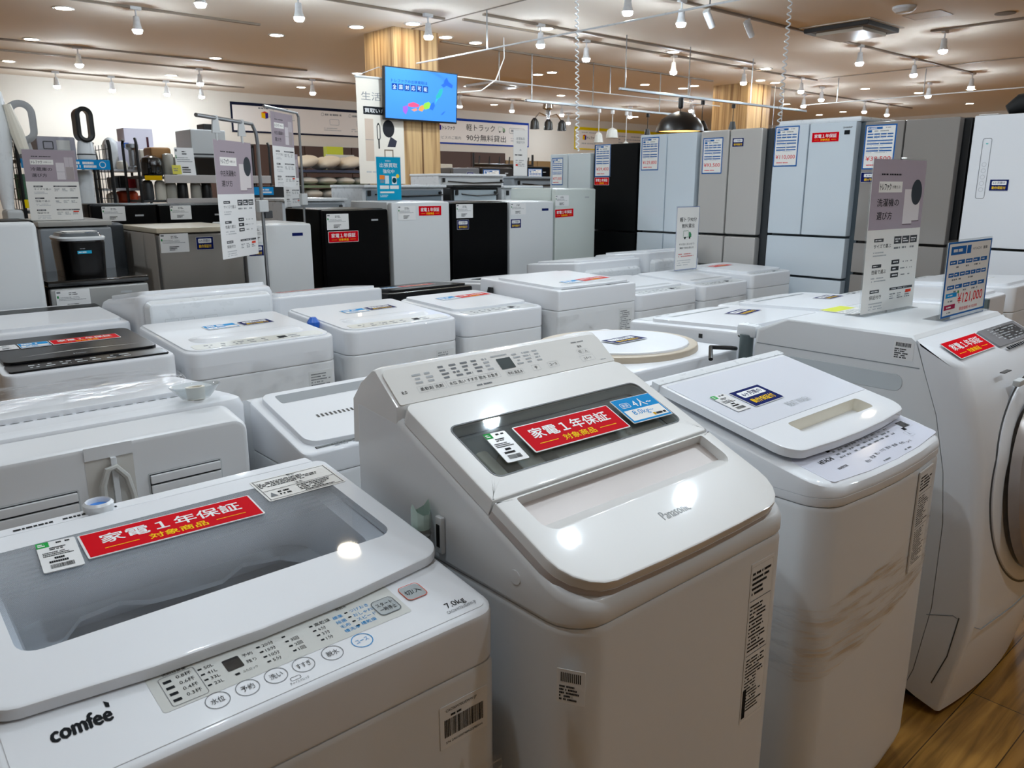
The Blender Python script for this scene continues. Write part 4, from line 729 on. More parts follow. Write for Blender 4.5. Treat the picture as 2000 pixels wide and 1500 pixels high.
# ------------------------------------------------------------------ the other washing machines
def washer(label, x0, x1, y, dep, hf, hb, face=-1, body=WHITEB, cover=WHITE, lid=WHITE, style='plain', panel=PALE, seam=.09, film=False, rating=True, cr=.035, crown=.012, lidv=(.18, .93), brand=None, group=None):
    """top loader; face -1 has its front toward -Y at y, face +1 has its front toward +Y at y"""
    w = x1 - x0; T = thing('washing_machine', label, 'washing machine', ((x0 + x1) / 2, y - face * dep / 2, 0), group)
    O = Vector((x0, y, 0)) if face < 0 else Vector((x1, y, 0)); U = Vector((1, 0, 0)) * -face; D = Vector((0, 1, 0)) * -face
    def ring(pts, zf): return [O + U * u + D * v + Vector((0, 0, zf(v) if callable(zf) else zf)) for u, v in pts]
    tp = lambda v: hf + (hb - hf) * v / dep
    zs = hf - seam
    b = MB(); q = rr(.02, w - .02, .02, dep - .02, .02, 3, 1); b.loft([ring(q, 0), ring(q, .05)], BLACK); b.build('base', T)
    o = rr(0, w, 0, dep, cr); b = MB(); b.loft([ring(o, .045), ring(o, zs - .008), ring(inset(o, .0025), zs)], body); b.build('cabinet', T)
    b = MB(); b.loft([ring(inset(o, .0025), zs + .002), ring(o, zs + .008), ring(o, lambda v: tp(v) - crown), ring(inset(o, crown * .3), lambda v: tp(v) - crown * .35), ring(inset(o, crown), tp)], cover); b.build('top_cover', T)
    ang = math.atan2(hb - hf, dep); F = Frame(O + Vector((0, 0, hf)), U, D * math.cos(ang) + Vector((0, 0, 1)) * math.sin(ang)); ln = dep / math.cos(ang)
    v0, v1 = lidv[0] * ln, lidv[1] * ln
    b = MB()
    if style == 'round':
        q = [(w / 2 + .275 * math.cos(k * .1963), ln * .52 + .262 * math.sin(k * .1963)) for k in range(32)]
        b.slab(F, q, 0, .02, BEIGE, bev=.006); ld = b.build('lid', T)
        b = MB(); q2 = [(w / 2 + .225 * math.cos(k * .1963), ln * .55 + .222 * math.sin(k * .1963)) for k in range(32)]; b.slab(F, q2, .02, .028, lid, bev=.006); b.build('lid_inlay', ld)
    else:
        q = rr(.025, w - .025, v0, v1, .03, bow=.012 if style != 'black' else 0)
        if style == 'crest': q = rr(.012, w - .012, .012, ln - .03, (.055, .055, .02, .02), bow=.0)
        b.slab(F, q, -.002, .005 if style == 'crest' else .013, lid, bev=.003); ld = b.build('lid', T)
        if style == 'handle':
            b = MB(); b.poly(F, rr(w * .16, w * .84, v0 + .03, v0 + .055, .008, 4, 1), .0135, GREY); b.poly(F, rr(w * .16, w * .84, v0 + .03, v0 + .045, .006, 4, 1), .0139, PALE); b.build('handle_slot', ld)
        elif style == 'crest':
            b = MB(); b.loft([[F.p(u, v, .0049) for u, v in rr(w * .12, w * .88, v0 + .01, v0 + .12, .045, bow=.014)], [F.p(u, v, .015) for u, v in rr(w * .15, w * .85, v0 + .022, v0 + .08, .03, bow=.008)], [F.p(u, v, .017) for u, v in rr(w * .18, w * .82, v0 + .03, v0 + .06, .012)]], lid); b.build('handle_ridge', ld)
        elif style == 'window':
            b = MB(); b.slab(F, rr(w * .14, w * .86, v0 + .12, v1 - .04, .03), .013, .0145, mat('smoke_window', '#5d686c', .06, coat=.4), bev=.0005); b.build('window', ld)
        elif style == 'slots':
            b = MB()
            for i in range(24): b.rect(F, w * .18 + i * .012, v0 + .10, w * .18 + i * .012 + .006, v0 + .115, .0135, DGREY)
            b.build('vent_slots', ld); b = MB(); b.poly(F, rr(w * .1, w * .9, v1 - .065, v1 - .02, .006, 3, 1), .0135, GREY); b.build('handle_slot', ld)
            b = MB(); b.slab(F, rr(w * .36, w * .8, v0 + .025, v0 + .085, .002, 2, 2), .0131, .0138, PAPER, bev=.0002); b.ring(F, rr(w * .37, w * .79, v0 + .028, v0 + .082, .002, 2, 2), .001, .0141, INKG); b.micro(F, w * .38, v0 + .03, w * .78, v0 + .08, 6, INKK, .0141, 3, .4); b.build('caution_label', ld)
        elif style == 'black':
            b = MB(); b.poly(F, [(w * .14, v0 + .06), (w * .5, v0 + .075), (w * .88, v0 + .065), (w * .5, v0 + .085)], .0135, SILVER); b.text(F, brand or '', w * .48, v0 + .025, .018, INKL, .0135, bold=.01); b.build('lid_trim', ld)
    b = MB()
    if style == 'black': b.slab(F, rr(.02, w - .02, .012, v0 - .004, .012), -.002, .006, lid, bev=.002)
    else: b.slab(F, rr(.04, w - .04, .022 if style == 'crest' else .014, v0 - .006, .02 if style == 'crest' else .01), -.002, .0062 if style == 'crest' else .0012, mat('pale_warm_panel', '#d3d3cc', .3) if style == 'crest' else panel, bev=.0005)
    wz = .0065 if style in ('black', 'crest') else .0016
    for i in range(7): b.micro(F, .08 + (w - .2) * i / 7, .25 * v0, .08 + (w - .2) * (i + .75) / 7, .75 * v0, 2, INKG if style != 'black' else INKL, wz, i, .4, .7)
    b.rect(F, w * .62, .4 * v0, w * .68, .7 * v0, wz, INKK); b.build('control_panel', T)
    if rating:
        f = Frame(O + U * (w - .13) + D * -.0006 + Vector((0, 0, zs - .17)), U, (0, 0, 1)); b = MB(); b.slab(f, rr(0, .10, 0, .14, .001, 2, 2), -.0004, .0004, mat('clear_label', '#dfe1e1', .3), bev=.0001)
        b.micro(f, .008, .008, .092, .132, 12, INKG, .0008, len(label), .45, .85); b.build('caution_label', T)
    if film:
        b = MB(); q = inset(o, -.003); b.loft([ring(q, film[0]), ring(q, (film[0] + film[1]) / 2), ring(q, film[1])], FILMT, False, False); b.build('stretch_film', T)
    return T, F, w, ln
def top_card(F, u, v, w, h, rot, label, paint, cat='card', name='warranty_card', grp=None, lift=.0135): return card(F.sub(u, v, lift, rot), w, h, label, cat, paint, name, grp)
def p_blue(b, f, w, h):
    b.rect(f, .02 * w, .04 * h, .98 * w, .96 * h, .0002, SKY); b.rect(f, .05 * w, .1 * h, .95 * w, .45 * h, .0004, PAPER); b.micro(f, .1 * w, .55 * h, .9 * w, .88 * h, 1, WHT, .0004, 3, .7); b.micro(f, .2 * w, .18 * h, .8 * w, .4 * h, 1, SKY, .0006, 4, .6)
GR, GN, GB = 'red warranty cards', 'navy warranty cards', 'blue capacity cards'

# island row facing the viewer
_, F, w, ln = washer('white washing machine with glossy black lid at the left edge of the island', .37, .875, 2.70, .54, .925, .945, lid=mat('black_lid', '#0b0b0d', .25, coat=.05, spec=.25), style='black', brand='Haier', seam=.105, lidv=(.2, .88))
top_card(F, .20, .295, .215, .075, .0, 'red warranty card on the glossy black washing machine lid', p_red, grp=GR); top_card(F, .105, .295, .09, .075, .0, 'blue capacity card on the glossy black washing machine lid', p_blue, name='capacity_card', grp=GB); top_card(F, .035, .30, .065, .07, 0, 'white price tag at the left on the glossy black washing machine lid', p_tag, 'price tag', 'price_tag')
_, F, w, ln = washer('film-wrapped white washing machine right of the black-lidded one', .915, 1.49, 2.72, .56, .912, .942, style='crest', seam=.10, film=(.45, .86), cr=.05)
top_card(F, .19, .30, .13, .07, .05, 'blue capacity card on the film-wrapped washer right of the black lid', p_blue, name='capacity_card', grp=GB, lift=.0055); top_card(F, .335, .305, .13, .07, .05, 'navy warranty card on the film-wrapped washer right of the black lid', p_navy, grp=GN, lift=.0055)
_, F, w, ln = washer('white washing machine with a blue hose clip at its left, third in the island row', 1.545, 2.10, 2.73, .56, .912, .940, style='crest', seam=.10, film=(.40, .80), cr=.05)
top_card(F, .17, .30, .12, .07, .05, 'blue capacity card on the third island washing machine, beside a navy card', p_blue, name='capacity_card', grp=GB, lift=.0055); top_card(F, .30, .31, .14, .07, .05, 'navy warranty card on the third island washing machine from the left', p_navy, grp=GN, lift=.0055)
b = MB(); b.tube([(1.525, 2.98, .80), (1.525, 2.98, .9)], .019, mat('hose_grey', '#8f9291', .5), n=10); t = b.build('hose'); tag(t, 'grey hose end standing between the second and third island washing machines', 'hose')
b = MB(); b.lathe([(.024, .9005), (.026, .925), (.012, .945)], mat('blue_clip', '#1d5fc0', .35), c=(1.525, 2.98, 0), n=10); b.build('hose_clip', t)
_, F, w, ln = washer('white washing machine with a pale flat lid and red card, fourth in the island row', 2.14, 2.635, 2.74, .55, .912, .930, style='plain', seam=.10, cr=.05, rating=False, lidv=(.2, .95))
top_card(F, .24, .33, .2, .07, .08, 'red warranty card on the fourth island washing machine', p_red, grp=GR); top_card(F, .125, .325, .11, .07, .08, 'blue capacity card on the fourth island washing machine, left of a red card', p_blue, name='capacity_card', grp=GB)
_, F, w, ln = washer('tall boxy white washing machine with a black hose hook, near the middle of the island', 2.66, 3.235, 2.68, .60, .985, 1.0, style='handle', seam=.10, film=(.45, .86), cr=.012, lidv=(.05, .82))
top_card(F, .29, .10, .22, .075, .1, 'red warranty card on the tall boxy island washing machine', p_red, grp=GR); top_card(F, .16, .085, .12, .07, .1, 'blue capacity card on the tall boxy island washing machine', p_blue, name='capacity_card', grp=GB)
b = MB(); b.tube([(2.645, 3.17, .88), (2.64, 3.17, .92), (2.645, 3.17, .96)], [.014, .02, .014], BLACK, n=10); tag(b.build('hose_hook'), 'black hose hook at the rear left side of the tall boxy washing machine', 'hose hook')
_, F, w, ln = washer('white washing machine in plastic film right of the tall boxy one', 3.275, 3.825, 2.70, .56, .908, .928, style='handle', film=(.45, .83), cr=.05, rating=False)
_, F, w, ln = washer('white washing machine in plastic film behind the small truck sign', 3.86, 4.345, 2.70, .56, .908, .928, style='handle', film=(.45, .83), cr=.04)
FTRUCK = F
_, F, w, ln = washer('plain white washing machine at the right end of the island, before the tall fridges', 4.375, 4.845, 2.70, .56, .938, .945, style='plain', cr=.03, rating=False, lidv=(.12, .9))
top_card(F, .08, .33, .22, .07, .05, 'red warranty card on the washing machine at the right end of the island', p_red, grp=GR)
# island row facing away
_, F, w, ln = washer('white washer with a dark gap along its top behind the black-lidded one', .44, .935, 3.88, .48, .955, .942, face=1, style='handle', rating=False, cr=.02, lidv=(.02, .95))
b = MB(); b.poly(F, rr(.02, w - .02, .035, .13, .004, 3, 1), .0143, BLACK); b.build('dark_gap', _)
def back_cover(x0, x1, y, z0, z1, T, seed, feat=True):
    b = MB(); f = facing_mY(x0, y, z0); w, h = x1 - x0, z1 - z0
    b.loft([[f.p(u, v, 0) for u, v in rr(0, w, 0, h, .03)], [f.p(u, v, .03) for u, v in inset(rr(0, w, 0, h, .03), .012)], [f.p(u, v, .036) for u, v in inset(rr(0, w, 0, h, .03), .022)]], WHITEP, False, True); o = b.build('rear_cover', T)
    b = MB()
    for u in (.12, .24, .42, .78): b.ring(f, rr(u * w, (u + .1) * w, .25 * h, .75 * h, .004, 2, 2), .0015, .0365, PALE)
    b.rect(f, .2 * w, .1 * h, .3 * w, .16 * h, .0366, DGREY); b.build('embossing', o)
T, F, w, ln = washer('bulky white washing machine seen from behind, second in the back island row', .95, 1.54, 3.92, .57, .97, 1.05, face=1, rating=False, cr=.05, crown=.03)
back_cover(.975, 1.515, 3.349, .72, 1.022, T, 3)
T, F, w, ln = washer('low white washing machine with a red card, third in the back island row', 1.60, 2.2, 3.95, .45, .92, .965, face=1, rating=False, style='handle', cr=.03)
top_card(F.sub(.5, .3, 0, math.pi), .0, .0, .24, .07, .0, 'red warranty card on the low washing machine third in the back island row', p_red, grp=GR)
T, F, w, ln = washer('washing machine with glossy black top standing before the black fridges', 2.24, 2.80, 3.95, .45, .90, .93, face=1, rating=False, style='black', cover=mat('black_lid', '#0b0b0d', .25, coat=.05, spec=.25), lid=mat('black_lid', '#0b0b0d', .25, coat=.05, spec=.25), cr=.03)
top_card(F.sub(.38, .30, 0, math.pi), .0, .0, .22, .07, .0, 'red warranty card on the glossy black topped washing machine', p_red, grp=GR); top_card(F.sub(.5, .30, 0, math.pi), .0, .0, .11, .07, .0, 'blue capacity card on the glossy black topped washing machine', p_blue, name='capacity_card', grp=GB)
T, F, w, ln = washer('white washing machine with teal window lid behind the tall boxy one', 2.88, 3.45, 3.95, .45, .90, .93, face=1, rating=False, style='window', cr=.03)
T, F, w, ln = washer('white washing machine with its back toward the viewer left of the truck sign', 3.64, 4.28, 4.0, .5, .96, 1.0, face=1, rating=False, style='plain', cr=.04)
back_cover(3.70, 4.24, 3.499, .72, .95, T, 4)
T, F, w, ln = washer('farthest white washing machine of the back island row behind the truck sign', 4.32, 4.93, 4.0, .5, .98, 1.03, face=1, rating=False, style='plain', cr=.04)
back_cover(4.36, 4.89, 3.499, .74, .98, T, 5)

# row standing back to back with the front machines
T, F, w, ln = washer('white washing machine seen from behind with grey plug and slatted vents', .14, .745, 2.32, .51, .93, .985, face=1, rating=False, cr=.05, crown=.03, lidv=(.1, .72))
yb = 1.76   # rear face of the body; the cover stands out from it
b = MB(); f = facing_mY(.10, yb + .002, .60); fo = rr(0, .60, 0, .355, (.004, .004, .035, .035))
b.loft([[f.p(u, v + (.012 if v > .2 else 0), -.05) for u, v in fo], [f.p(u, v, .030) for u, v in fo], [f.p(u, v, .039) for u, v in inset(fo, .006)], [f.p(u, v, .042) for u, v in inset(fo, .014)]], mat('pale_grey_back', '#e3e4e6', .35), True, True); rc = b.build('rear_cover', T)
for u0, u1 in ((-.0, .235), (.37, .53)):
    b = MB(); b.poly(f, rr(u0, u1, .13 if u0 > .3 else .13, .27, .004, 3, 1), .0424, DGREY); b.ring(f, rr(u0, u1, .13, .27, .004, 3, 1), .003, .0428, PALE)
    for i in range(6): b.box(u0 + .004, u1 - .004, .134 + i * .0225, .1525 + i * .0225, .0425, .050, mat('pale_grey_back', '#e3e4e6', .35), b=.002, fr=f)
    b.build('vent_slats', rc)
b = MB(); b.poly(f, rr(.252, .345, .12, .352, .004, 3, 1), .0426, mat('recess_grey', '#cfccc6', .5)); b.box(.252, .345, .325, .352, .0425, .045, mat('pale_grey_back', '#e3e4e6', .35), fr=f); b.box(.299, .311, .14, .325, .043, .052, WHITEP, b=.002, fr=f); b.build('plug_recess', rc)
b = MB(); b.tube([f.p(.278, .20, .055), f.p(.276, .23, .056), f.p(.278, .27, .056), f.p(.290, .302, .056), f.p(.306, .305, .056), f.p(.325, .28, .056), f.p(.333, .24, .056), f.p(.338, .14, .055)], [.010, .009, .0075, .007, .007, .007, .007, .007], mat('cord_grey', '#c4c4c0', .45), n=8); b.box(.265, .292, .165, .202, .046, .066, mat('cord_grey', '#c4c4c0', .45), b=.004, fr=f); b.box(.271, .274, .145, .166, .054, .057, STEEL, fr=f); b.box(.283, .286, .145, .166, .054, .057, STEEL, fr=f); b.build('power_cord', rc)
b = MB(); G = F.sub(w, ln, 0, math.pi)   # same deck, read from the back
for i in range(15): b.rect(G, .10 + i * .026, .135, .118 + i * .026, .141, .0008, DGREY)
b.build('vent_slots', T)
b = MB(); b.lathe([(.02, .0), (.022, .03), (.016, .03), (.014, .005)], CREAM, fr=G.sub(.495, .045, 0.0), n=18); b.lathe([(.03, .002), (.055, .03), (.058, .034), (.05, .03), (.028, .004)], glassy('clear_tray', '#eef1f2', .25), fr=G.sub(.495, .045, .0), n=24, c0=False, c1=False); b.build('water_inlet', T)
b = MB(); q = rr(.0, .56, .19, .50, .10); b.loft([[G.p(u, v, .02) for u, v in q], [G.p(u, v, .045) for u, v in inset(q, .02)], [G.p(u, v, .05) for u, v in inset(q, .06)]], FILM, False, True); b.build('stretch_film', T)
T2 = washer('white washing machine with dark vent slots behind the gap between two front washers', .775, 1.36, 1.60, .30, .872, .945, style='slots', rating=False, cr=.02, lidv=(.10, .96), crown=.008, seam=.06)[0]
b = MB(); b.loft([[Vector((x, y, z)) for y, z in ((1.895, .05), (1.895, .935), (1.93, .935), (2.16, .87), (2.18, .84), (2.18, .05))] for x in (.785, 1.35)], WHITEB); b.build('front_cover', T2)
T, F, w, ln = washer('film-covered washing machine with round beige-rimmed lid behind the centre washer', 1.68, 2.26, 2.02, .60, .94, .955, face=1, style='round', rating=False, cr=.03)
top_card(F.sub(.36, .38, .017, math.pi), .0, .0, .15, .075, .0, 'navy warranty card on the round beige-rimmed lid', p_navy, grp=GN)
b = MB(); b.tube([(2.02, 1.37, .957), (2.06, 1.40, .985), (2.14, 1.38, .975), (2.2, 1.40, .962)], .007, BLACK, n=8); tag(b.build('power_cord'), 'black power cord bundle lying on the film-covered round lid washer', 'cord')
T, F, w, ln = washer('white washing machine with a long handle slot left of the drum washer', 2.30, 2.86, 1.95, .53, .975, 1.0, face=1, style='handle', rating=False, cr=.04)
b = MB(); b.box(2.2985, 2.2999, 1.60, 1.615, .955, .97, BLACK); b.build('side_hole', T)
top_card(F.sub(.27, .34, 0, math.pi), .0, .0, .16, .09, .2, 'navy warranty card on the handle slot washing machine behind the drum washer', p_navy, grp=GN)
T, F, w, ln = washer('white washing machine behind the tall sign on the drum washer', 2.90, 3.48, 1.97, .55, .975, 1.0, face=1, style='handle', rating=False, cr=.04)
top_card(F.sub(.25, .36, 0, math.pi), .0, .0, .15, .08, .1, 'navy warranty card on the washing machine behind the tall acrylic sign', p_navy, grp=GN)
T, F, w, ln = washer('white washing machine partly hidden behind the price stand', 3.54, 4.10, 1.80, .60, .97, 1.0, face=1, style='plain', rating=False, cr=.05)
b = MB(); b.tube([(3.70, 1.17, .90), (3.70, 1.17, 1.01)], .02, mat('hose_dark', '#5f6d70', .5), n=10); tag(b.build('hose'), 'grey hose end behind the washing machine hidden by the price stand', 'hose')
T, F, w, ln = washer('white washing machine farthest right behind the price stand', 4.16, 4.72, 1.80, .60, .985, 1.02, face=1, style='plain', rating=False, cr=.05)
b = MB(); f = F.sub(.2, .3, .0135); b.slab(f, rr(0, .14, 0, .1, .001, 2, 2), 0, .001, PAPER, bev=.0002); b.rect(f, .05, .01, .13, .09, .0012, ink('#d3d85a')); tag(b.build('leaflet'), 'yellow leaflet on the farthest right washing machine', 'leaflet')

# sign standing on the island: small truck offer
def p_truck(b, f, w, h):
    b.ring(f, rr(.0, w, .0, h, .002, 2, 2), .012 * w, .0003, ink('#2f4f9a'))
    b.text(f, '軽トラ90分', .52 * w, .80 * h, .075 * h, INKK, .0005, fit=.74 * w, bold=.01); b.text(f, '無料貸出', .52 * w, .70 * h, .07 * h, INKK, .0005, fit=.55 * w, bold=.01)
    truck_icon(b, f, .5 * w, .56 * h, .36 * w, ink('#3f8a5c'))
    b.text(f, 'その日にまとめて!', .5 * w, .41 * h, .035 * h, INKK, .0005, fit=.68 * w); b.text(f, '無料で持ち帰れる', .5 * w, .35 * h, .035 * h, INKK, .0005, fit=.62 * w)
    b.micro(f, .15 * w, .2 * h, .85 * w, .27 * h, 2, ink('#c8574f'), .0005, 5, .4); b.micro(f, .1 * w, .06 * h, .8 * w, .17 * h, 3, INKL, .0005, 6, .3)
stand_sign(Frame((4.095, 3.09, .9475), (1, 0, 0), (0, 0, 1)), .235, .395, 'small acrylic sign with a green truck picture standing on the island', 'sign', p_truck, 'acrylic_sign')

# ------------------------------------------------------------------ low fridges and freezers facing the viewer
def fridge_y(label, x0, x1, y, dep, h, col, side=None, top=None, cat='refrigerator', name='refrigerator', split=None, brand=False, doorgap=.05, cr=.012, topslab=None):
    T = thing(name, label, cat, ((x0 + x1) / 2, y + dep / 2, 0))
    b = MB(); b.box(x0 + .02, x1 - .02, y + .06, y + dep - .02, 0, .04, BLACK); b.build('base', T)
    b = MB(); b.box(x0, x1, y + doorgap + .008, y + dep, .035, h - (.03 if topslab else 0), side or col, b=.008); b.build('cabinet', T)
    if topslab: b = MB(); b.box(x0 - .003, x1 + .003, y + .0, y + dep, h - .028, h, topslab, b=.006); b.build('top_board', T)
    zt = h - (.035 if topslab else .004); zz = [.05] + ([split] if split else []) + [zt]
    for i in range(len(zz) - 1):
        b = MB(); b.box(x0 + .001, x1 - .001, y, y + doorgap, zz[i] + (.006 if i else 0), zz[i + 1], col, b=cr); d = b.build('door', T)
    if brand: b = MB(); f = facing_mY(x1 - .13, y - .0006, h - .075); b.rect(f, 0, 0, .07 if brand == 2 else .05, .018 if brand == 2 else .01, 0, NAVY if brand == 2 else INKL); b.build('maker_badge', d)
    return T
def yc(x, z, w, h, label, paint, y=4.45, cat='card', name='warranty_card', grp=None, rot=0.0): return card(facing_mY(x, y, z).sub(0, 0, .0, rot), w, h, label, cat, paint, name, grp, lift=.001)
GT = 'white price tags on the low fridges'
BLK = mat('black_fridge', '#050506', .35, spec=.1); LID_B = mat('beige_lid', '#c9bda6', .35)
fridge_y('steel-fronted freezer with beige top left of the hanging signs', 1.405, 1.87, 4.45, .62, 1.255, mat('steel_front', '#8f8a84', .3, metal=.5), side=mat('warm_grey_side', '#b3aaa0', .45), topslab=LID_B, name='freezer', cat='freezer')
yc(1.415, 1.125, .15, .10, 'white price tag on the beige topped steel freezer', p_tag, cat='price tag', name='price_tag', grp=GT); yc(1.605, 1.132, .095, .07, 'navy warranty card on the beige topped steel freezer', p_navy, grp=GN)
fridge_y('small white fridge behind the sign pole, right of the steel freezer', 1.885, 2.305, 4.45, .48, 1.26, mat('white_low_fridge', '#dfe2e4', .3), brand=2)
yc(1.9, 1.08, .09, .062, 'navy warranty card on the small white fridge behind the sign pole', p_navy, grp=GN); yc(1.89, 1.16, .13, .085, 'white price tag on the small white fridge behind the sign pole', p_tag, cat='price tag', name='price_tag', grp=GT)
fridge_y('black fridge with a red card, left one of the two black fridges', 2.39, 2.855, 4.45, .52, 1.335, BLK, brand=1)
yc(2.408, 1.212, .152, .096, 'white price tag on the left black fridge', p_tag, cat='price tag', name='price_tag', grp=GT); yc(2.413, 1.134, .212, .068, 'red warranty card on the left black fridge', p_red, grp=GR)
fridge_y('white fridge with red card between the two black fridges', 2.88, 3.352, 4.45, .52, 1.375, mat('white_low_fridge', '#dfe2e4', .3))
yc(2.927, 1.256, .14, .093, 'white price tag on the white fridge between the black ones', p_tag, cat='price tag', name='price_tag', grp=GT); yc(3.09, 1.28, .19, .067, 'red warranty card on the white fridge between the black ones', p_red, grp=GR)
fridge_y('plain black fridge with a navy card, right one of the two black fridges', 3.37, 3.885, 4.45, .52, 1.368, BLK)
yc(3.406, 1.258, .148, .095, 'white price tag on the right black fridge', p_tag, cat='price tag', name='price_tag', grp=GT); yc(3.412, 1.18, .104, .066, 'navy warranty card on the right black fridge', p_navy, grp=GN)
fridge_y('white fridge with a navy card right of the black fridge', 3.90, 4.355, 4.45, .52, 1.368, mat('white_low_fridge', '#dfe2e4', .3), brand=2)
yc(3.909, 1.27, .15, .083, 'white price tag on the white fridge right of the black one', p_tag, cat='price tag', name='price_tag', grp=GT); yc(3.909, 1.173, .102, .066, 'navy warranty card on the white fridge right of the black one', p_navy, grp=GN)
fridge_y('greenish white fridge with a red card beside the black tall fridge', 4.37, 4.825, 4.45, .52, 1.46, GREENISH, brand=1)
yc(4.366, 1.324, .146, .082, 'white price tag on the greenish white fridge', p_tag, cat='price tag', name='price_tag', grp=GT); yc(4.362, 1.236, .208, .065, 'red warranty card on the greenish white fridge', p_red, grp=GR, rot=.03)
# left: black-topped chest with the ice maker, grey cabinets, white door
fridge_y('grey low freezer with black top under the ice maker', .775, 1.20, 4.0, .50, 1.06, mat('silver_low_front', '#a5a5a3', .35, metal=.3), side=BLK, topslab=BLACKG, name='freezer', cat='freezer', brand=1)
yc(.797, .925, .14, .092, 'white price tag on the grey freezer under the ice maker', p_tag, y=4.0, cat='price tag', name='price_tag', grp=GT); yc(.807, .855, .095, .064, 'navy warranty card on the grey freezer under the ice maker', p_navy, y=4.0, grp=GN)
T = thing('ice_maker', 'black countertop ice maker with clear lid and white tag on top', 'ice maker', (.965, 4.2, 1.06))
ICEB = mat('ice_maker_black', '#050506', .25, spec=.25); b = MB(); o = rr(.872, 1.052, 4.08, 4.33, .06); b.loft([ringz(o, 1.0605), ringz(inset(o, -.008), 1.215), ringz(inset(o, -.004), 1.228)], ICEB); b.build('body', T)
b = MB(); b.loft([ringz(inset(o, -.010), 1.229), ringz(inset(o, -.014), 1.24), ringz(inset(o, -.008), 1.247)], mat('ice_rim_silver', '#d5d8da', .25)); b.build('rim', T)
b = MB(); b.loft([ringz(inset(o, .002), 1.247), ringz(inset(o, .010), 1.262), ringz(inset(o, .03), 1.266)], mat('smoked_clear_lid', '#5f656a', .08, coat=.4)); b.build('lid', T)
b = MB(); f = facing_mY(.925, 4.0715, 1.17); b.rect(f, 0, 0, .06, .014, 0, ink('#29a3c9')); b.micro(f, .012, .02, .045, .026, 1, INKG, 0, 3, .6); b.micro(f, .005, .003, .055, .011, 1, WHT, .0004, 3, .6); b.build('maker_badge', T)
b = MB(); b.slab(Frame((.895, 4.13, 1.2665), (1, 0, 0), (0, 1, .02)), rr(0, .14, 0, .09, .002, 2, 2), 0, .001, PAPER, bev=.0002); tag(b.build('price_tag'), 'white price tag lying on the ice maker lid', 'price tag')
fridge_y('grey cabinet freezer behind the ice maker with the fridge guide sign on top', .885, 1.225, 4.6, .5, 1.30, mat('grey_cabinet', '#8b9197', .4), topslab=mat('grey_cabinet_top', '#a9a7a2', .35), name='freezer', cat='freezer')
fridge_y('white fridge door cut off by the left edge of the view', .10, .748, 3.92, .35, 1.33, mat('white_low_fridge', '#dfe2e4', .3), side=BLK, cr=.035)
fridge_y('dark narrow fridge between the grey cabinet and the steel freezer', 1.24, 1.37, 4.9, .29, 1.27, mat('dark_steel', '#3a3f44', .35, metal=.4), name='refrigerator')
# second line behind
BW_ = 5.22
for lab_, a0, a1, h, tag_x in (('wide black fridge behind the beige topped freezer, left of the two', 1.285, 1.66, 1.37, 1.345), ('wide black fridge behind the beige topped freezer, right of the two', 1.67, 2.15, 1.365, 1.74)):
    fridge_y(lab_, a0, a1, BW_, .34, h, BLK, brand=1)
    yc(tag_x, 1.27, .13, .085, 'white price tag on the ' + lab_.replace('wide ', '').replace('topped ', ''), p_tag, y=BW_, cat='price tag', name='price_tag', grp=GT)
def fridge_back(label, x0, x1, y, h, back, frame, dep=.5):
    T = thing('refrigerator', label, 'refrigerator', ((x0 + x1) / 2, y + dep / 2, 0))
    b = MB(); b.box(x0, x1, y + .04, y + dep, 0.0, h - .012, frame, b=.008); b.build('cabinet', T)
    b = MB(); b.box(x0 - .004, x1 + .004, y, y + dep + .01, h - .0115, h + .01, frame, b=.006); b.build('top_board', T)
    b = MB(); b.box(x0 + .03, x1 - .03, y + .028, y + .039, .2, h - .03, back, b=.003); b.build('back_panel', T)
    b = MB(); b.box(x0 + .035, x0 + .06, y + .01, y + .027, h - .07, h - .03, BLACK, b=.004); b.build('hinge', T); b = MB(); b.box(x1 - .06, x1 - .035, y + .01, y + .027, h - .06, h - .04, BLACK, b=.004); b.build('hinge', T)
    b = MB(); b.tube([(x0 + .1, y + .02, h - .06), ((x0 + x1) / 2, y + .014, h - .075), (x1 - .02, y + .02, h - .065)], .006, BLACK, n=6); b.build('tubing', T)
    return T
fridge_back('white fridge with its back toward the viewer behind the left black fridge', 2.55, 3.05, 5.3, 1.38, GREY, WHITEP)
fridge_back('white fridge with grey back panel under the blue buying sign', 3.11, 3.85, 5.15, 1.475, mat('blue_grey_back', '#8795a0', .4), WHITEP)
fridge_back('black framed fridge back with a pale blue panel behind the right black fridge', 3.92, 4.42, 5.15, 1.475, mat('pale_blue_back', '#bcc9d2', .3), BLACK)
fridge_back('white fridge back just left of the greenish white fridge', 4.46, 4.9, 5.15, 1.47, WHITEP, WHITEP)
fridge_back('white fridge top showing behind the black framed fridge back', 4.5, 5.3, 6.1, 1.58, PALE, WHITEP)
fridge_back('grey fridge back panel showing below the narrow white sign', 5.35, 6.0, 6.0, 1.56, GREY, GREY)

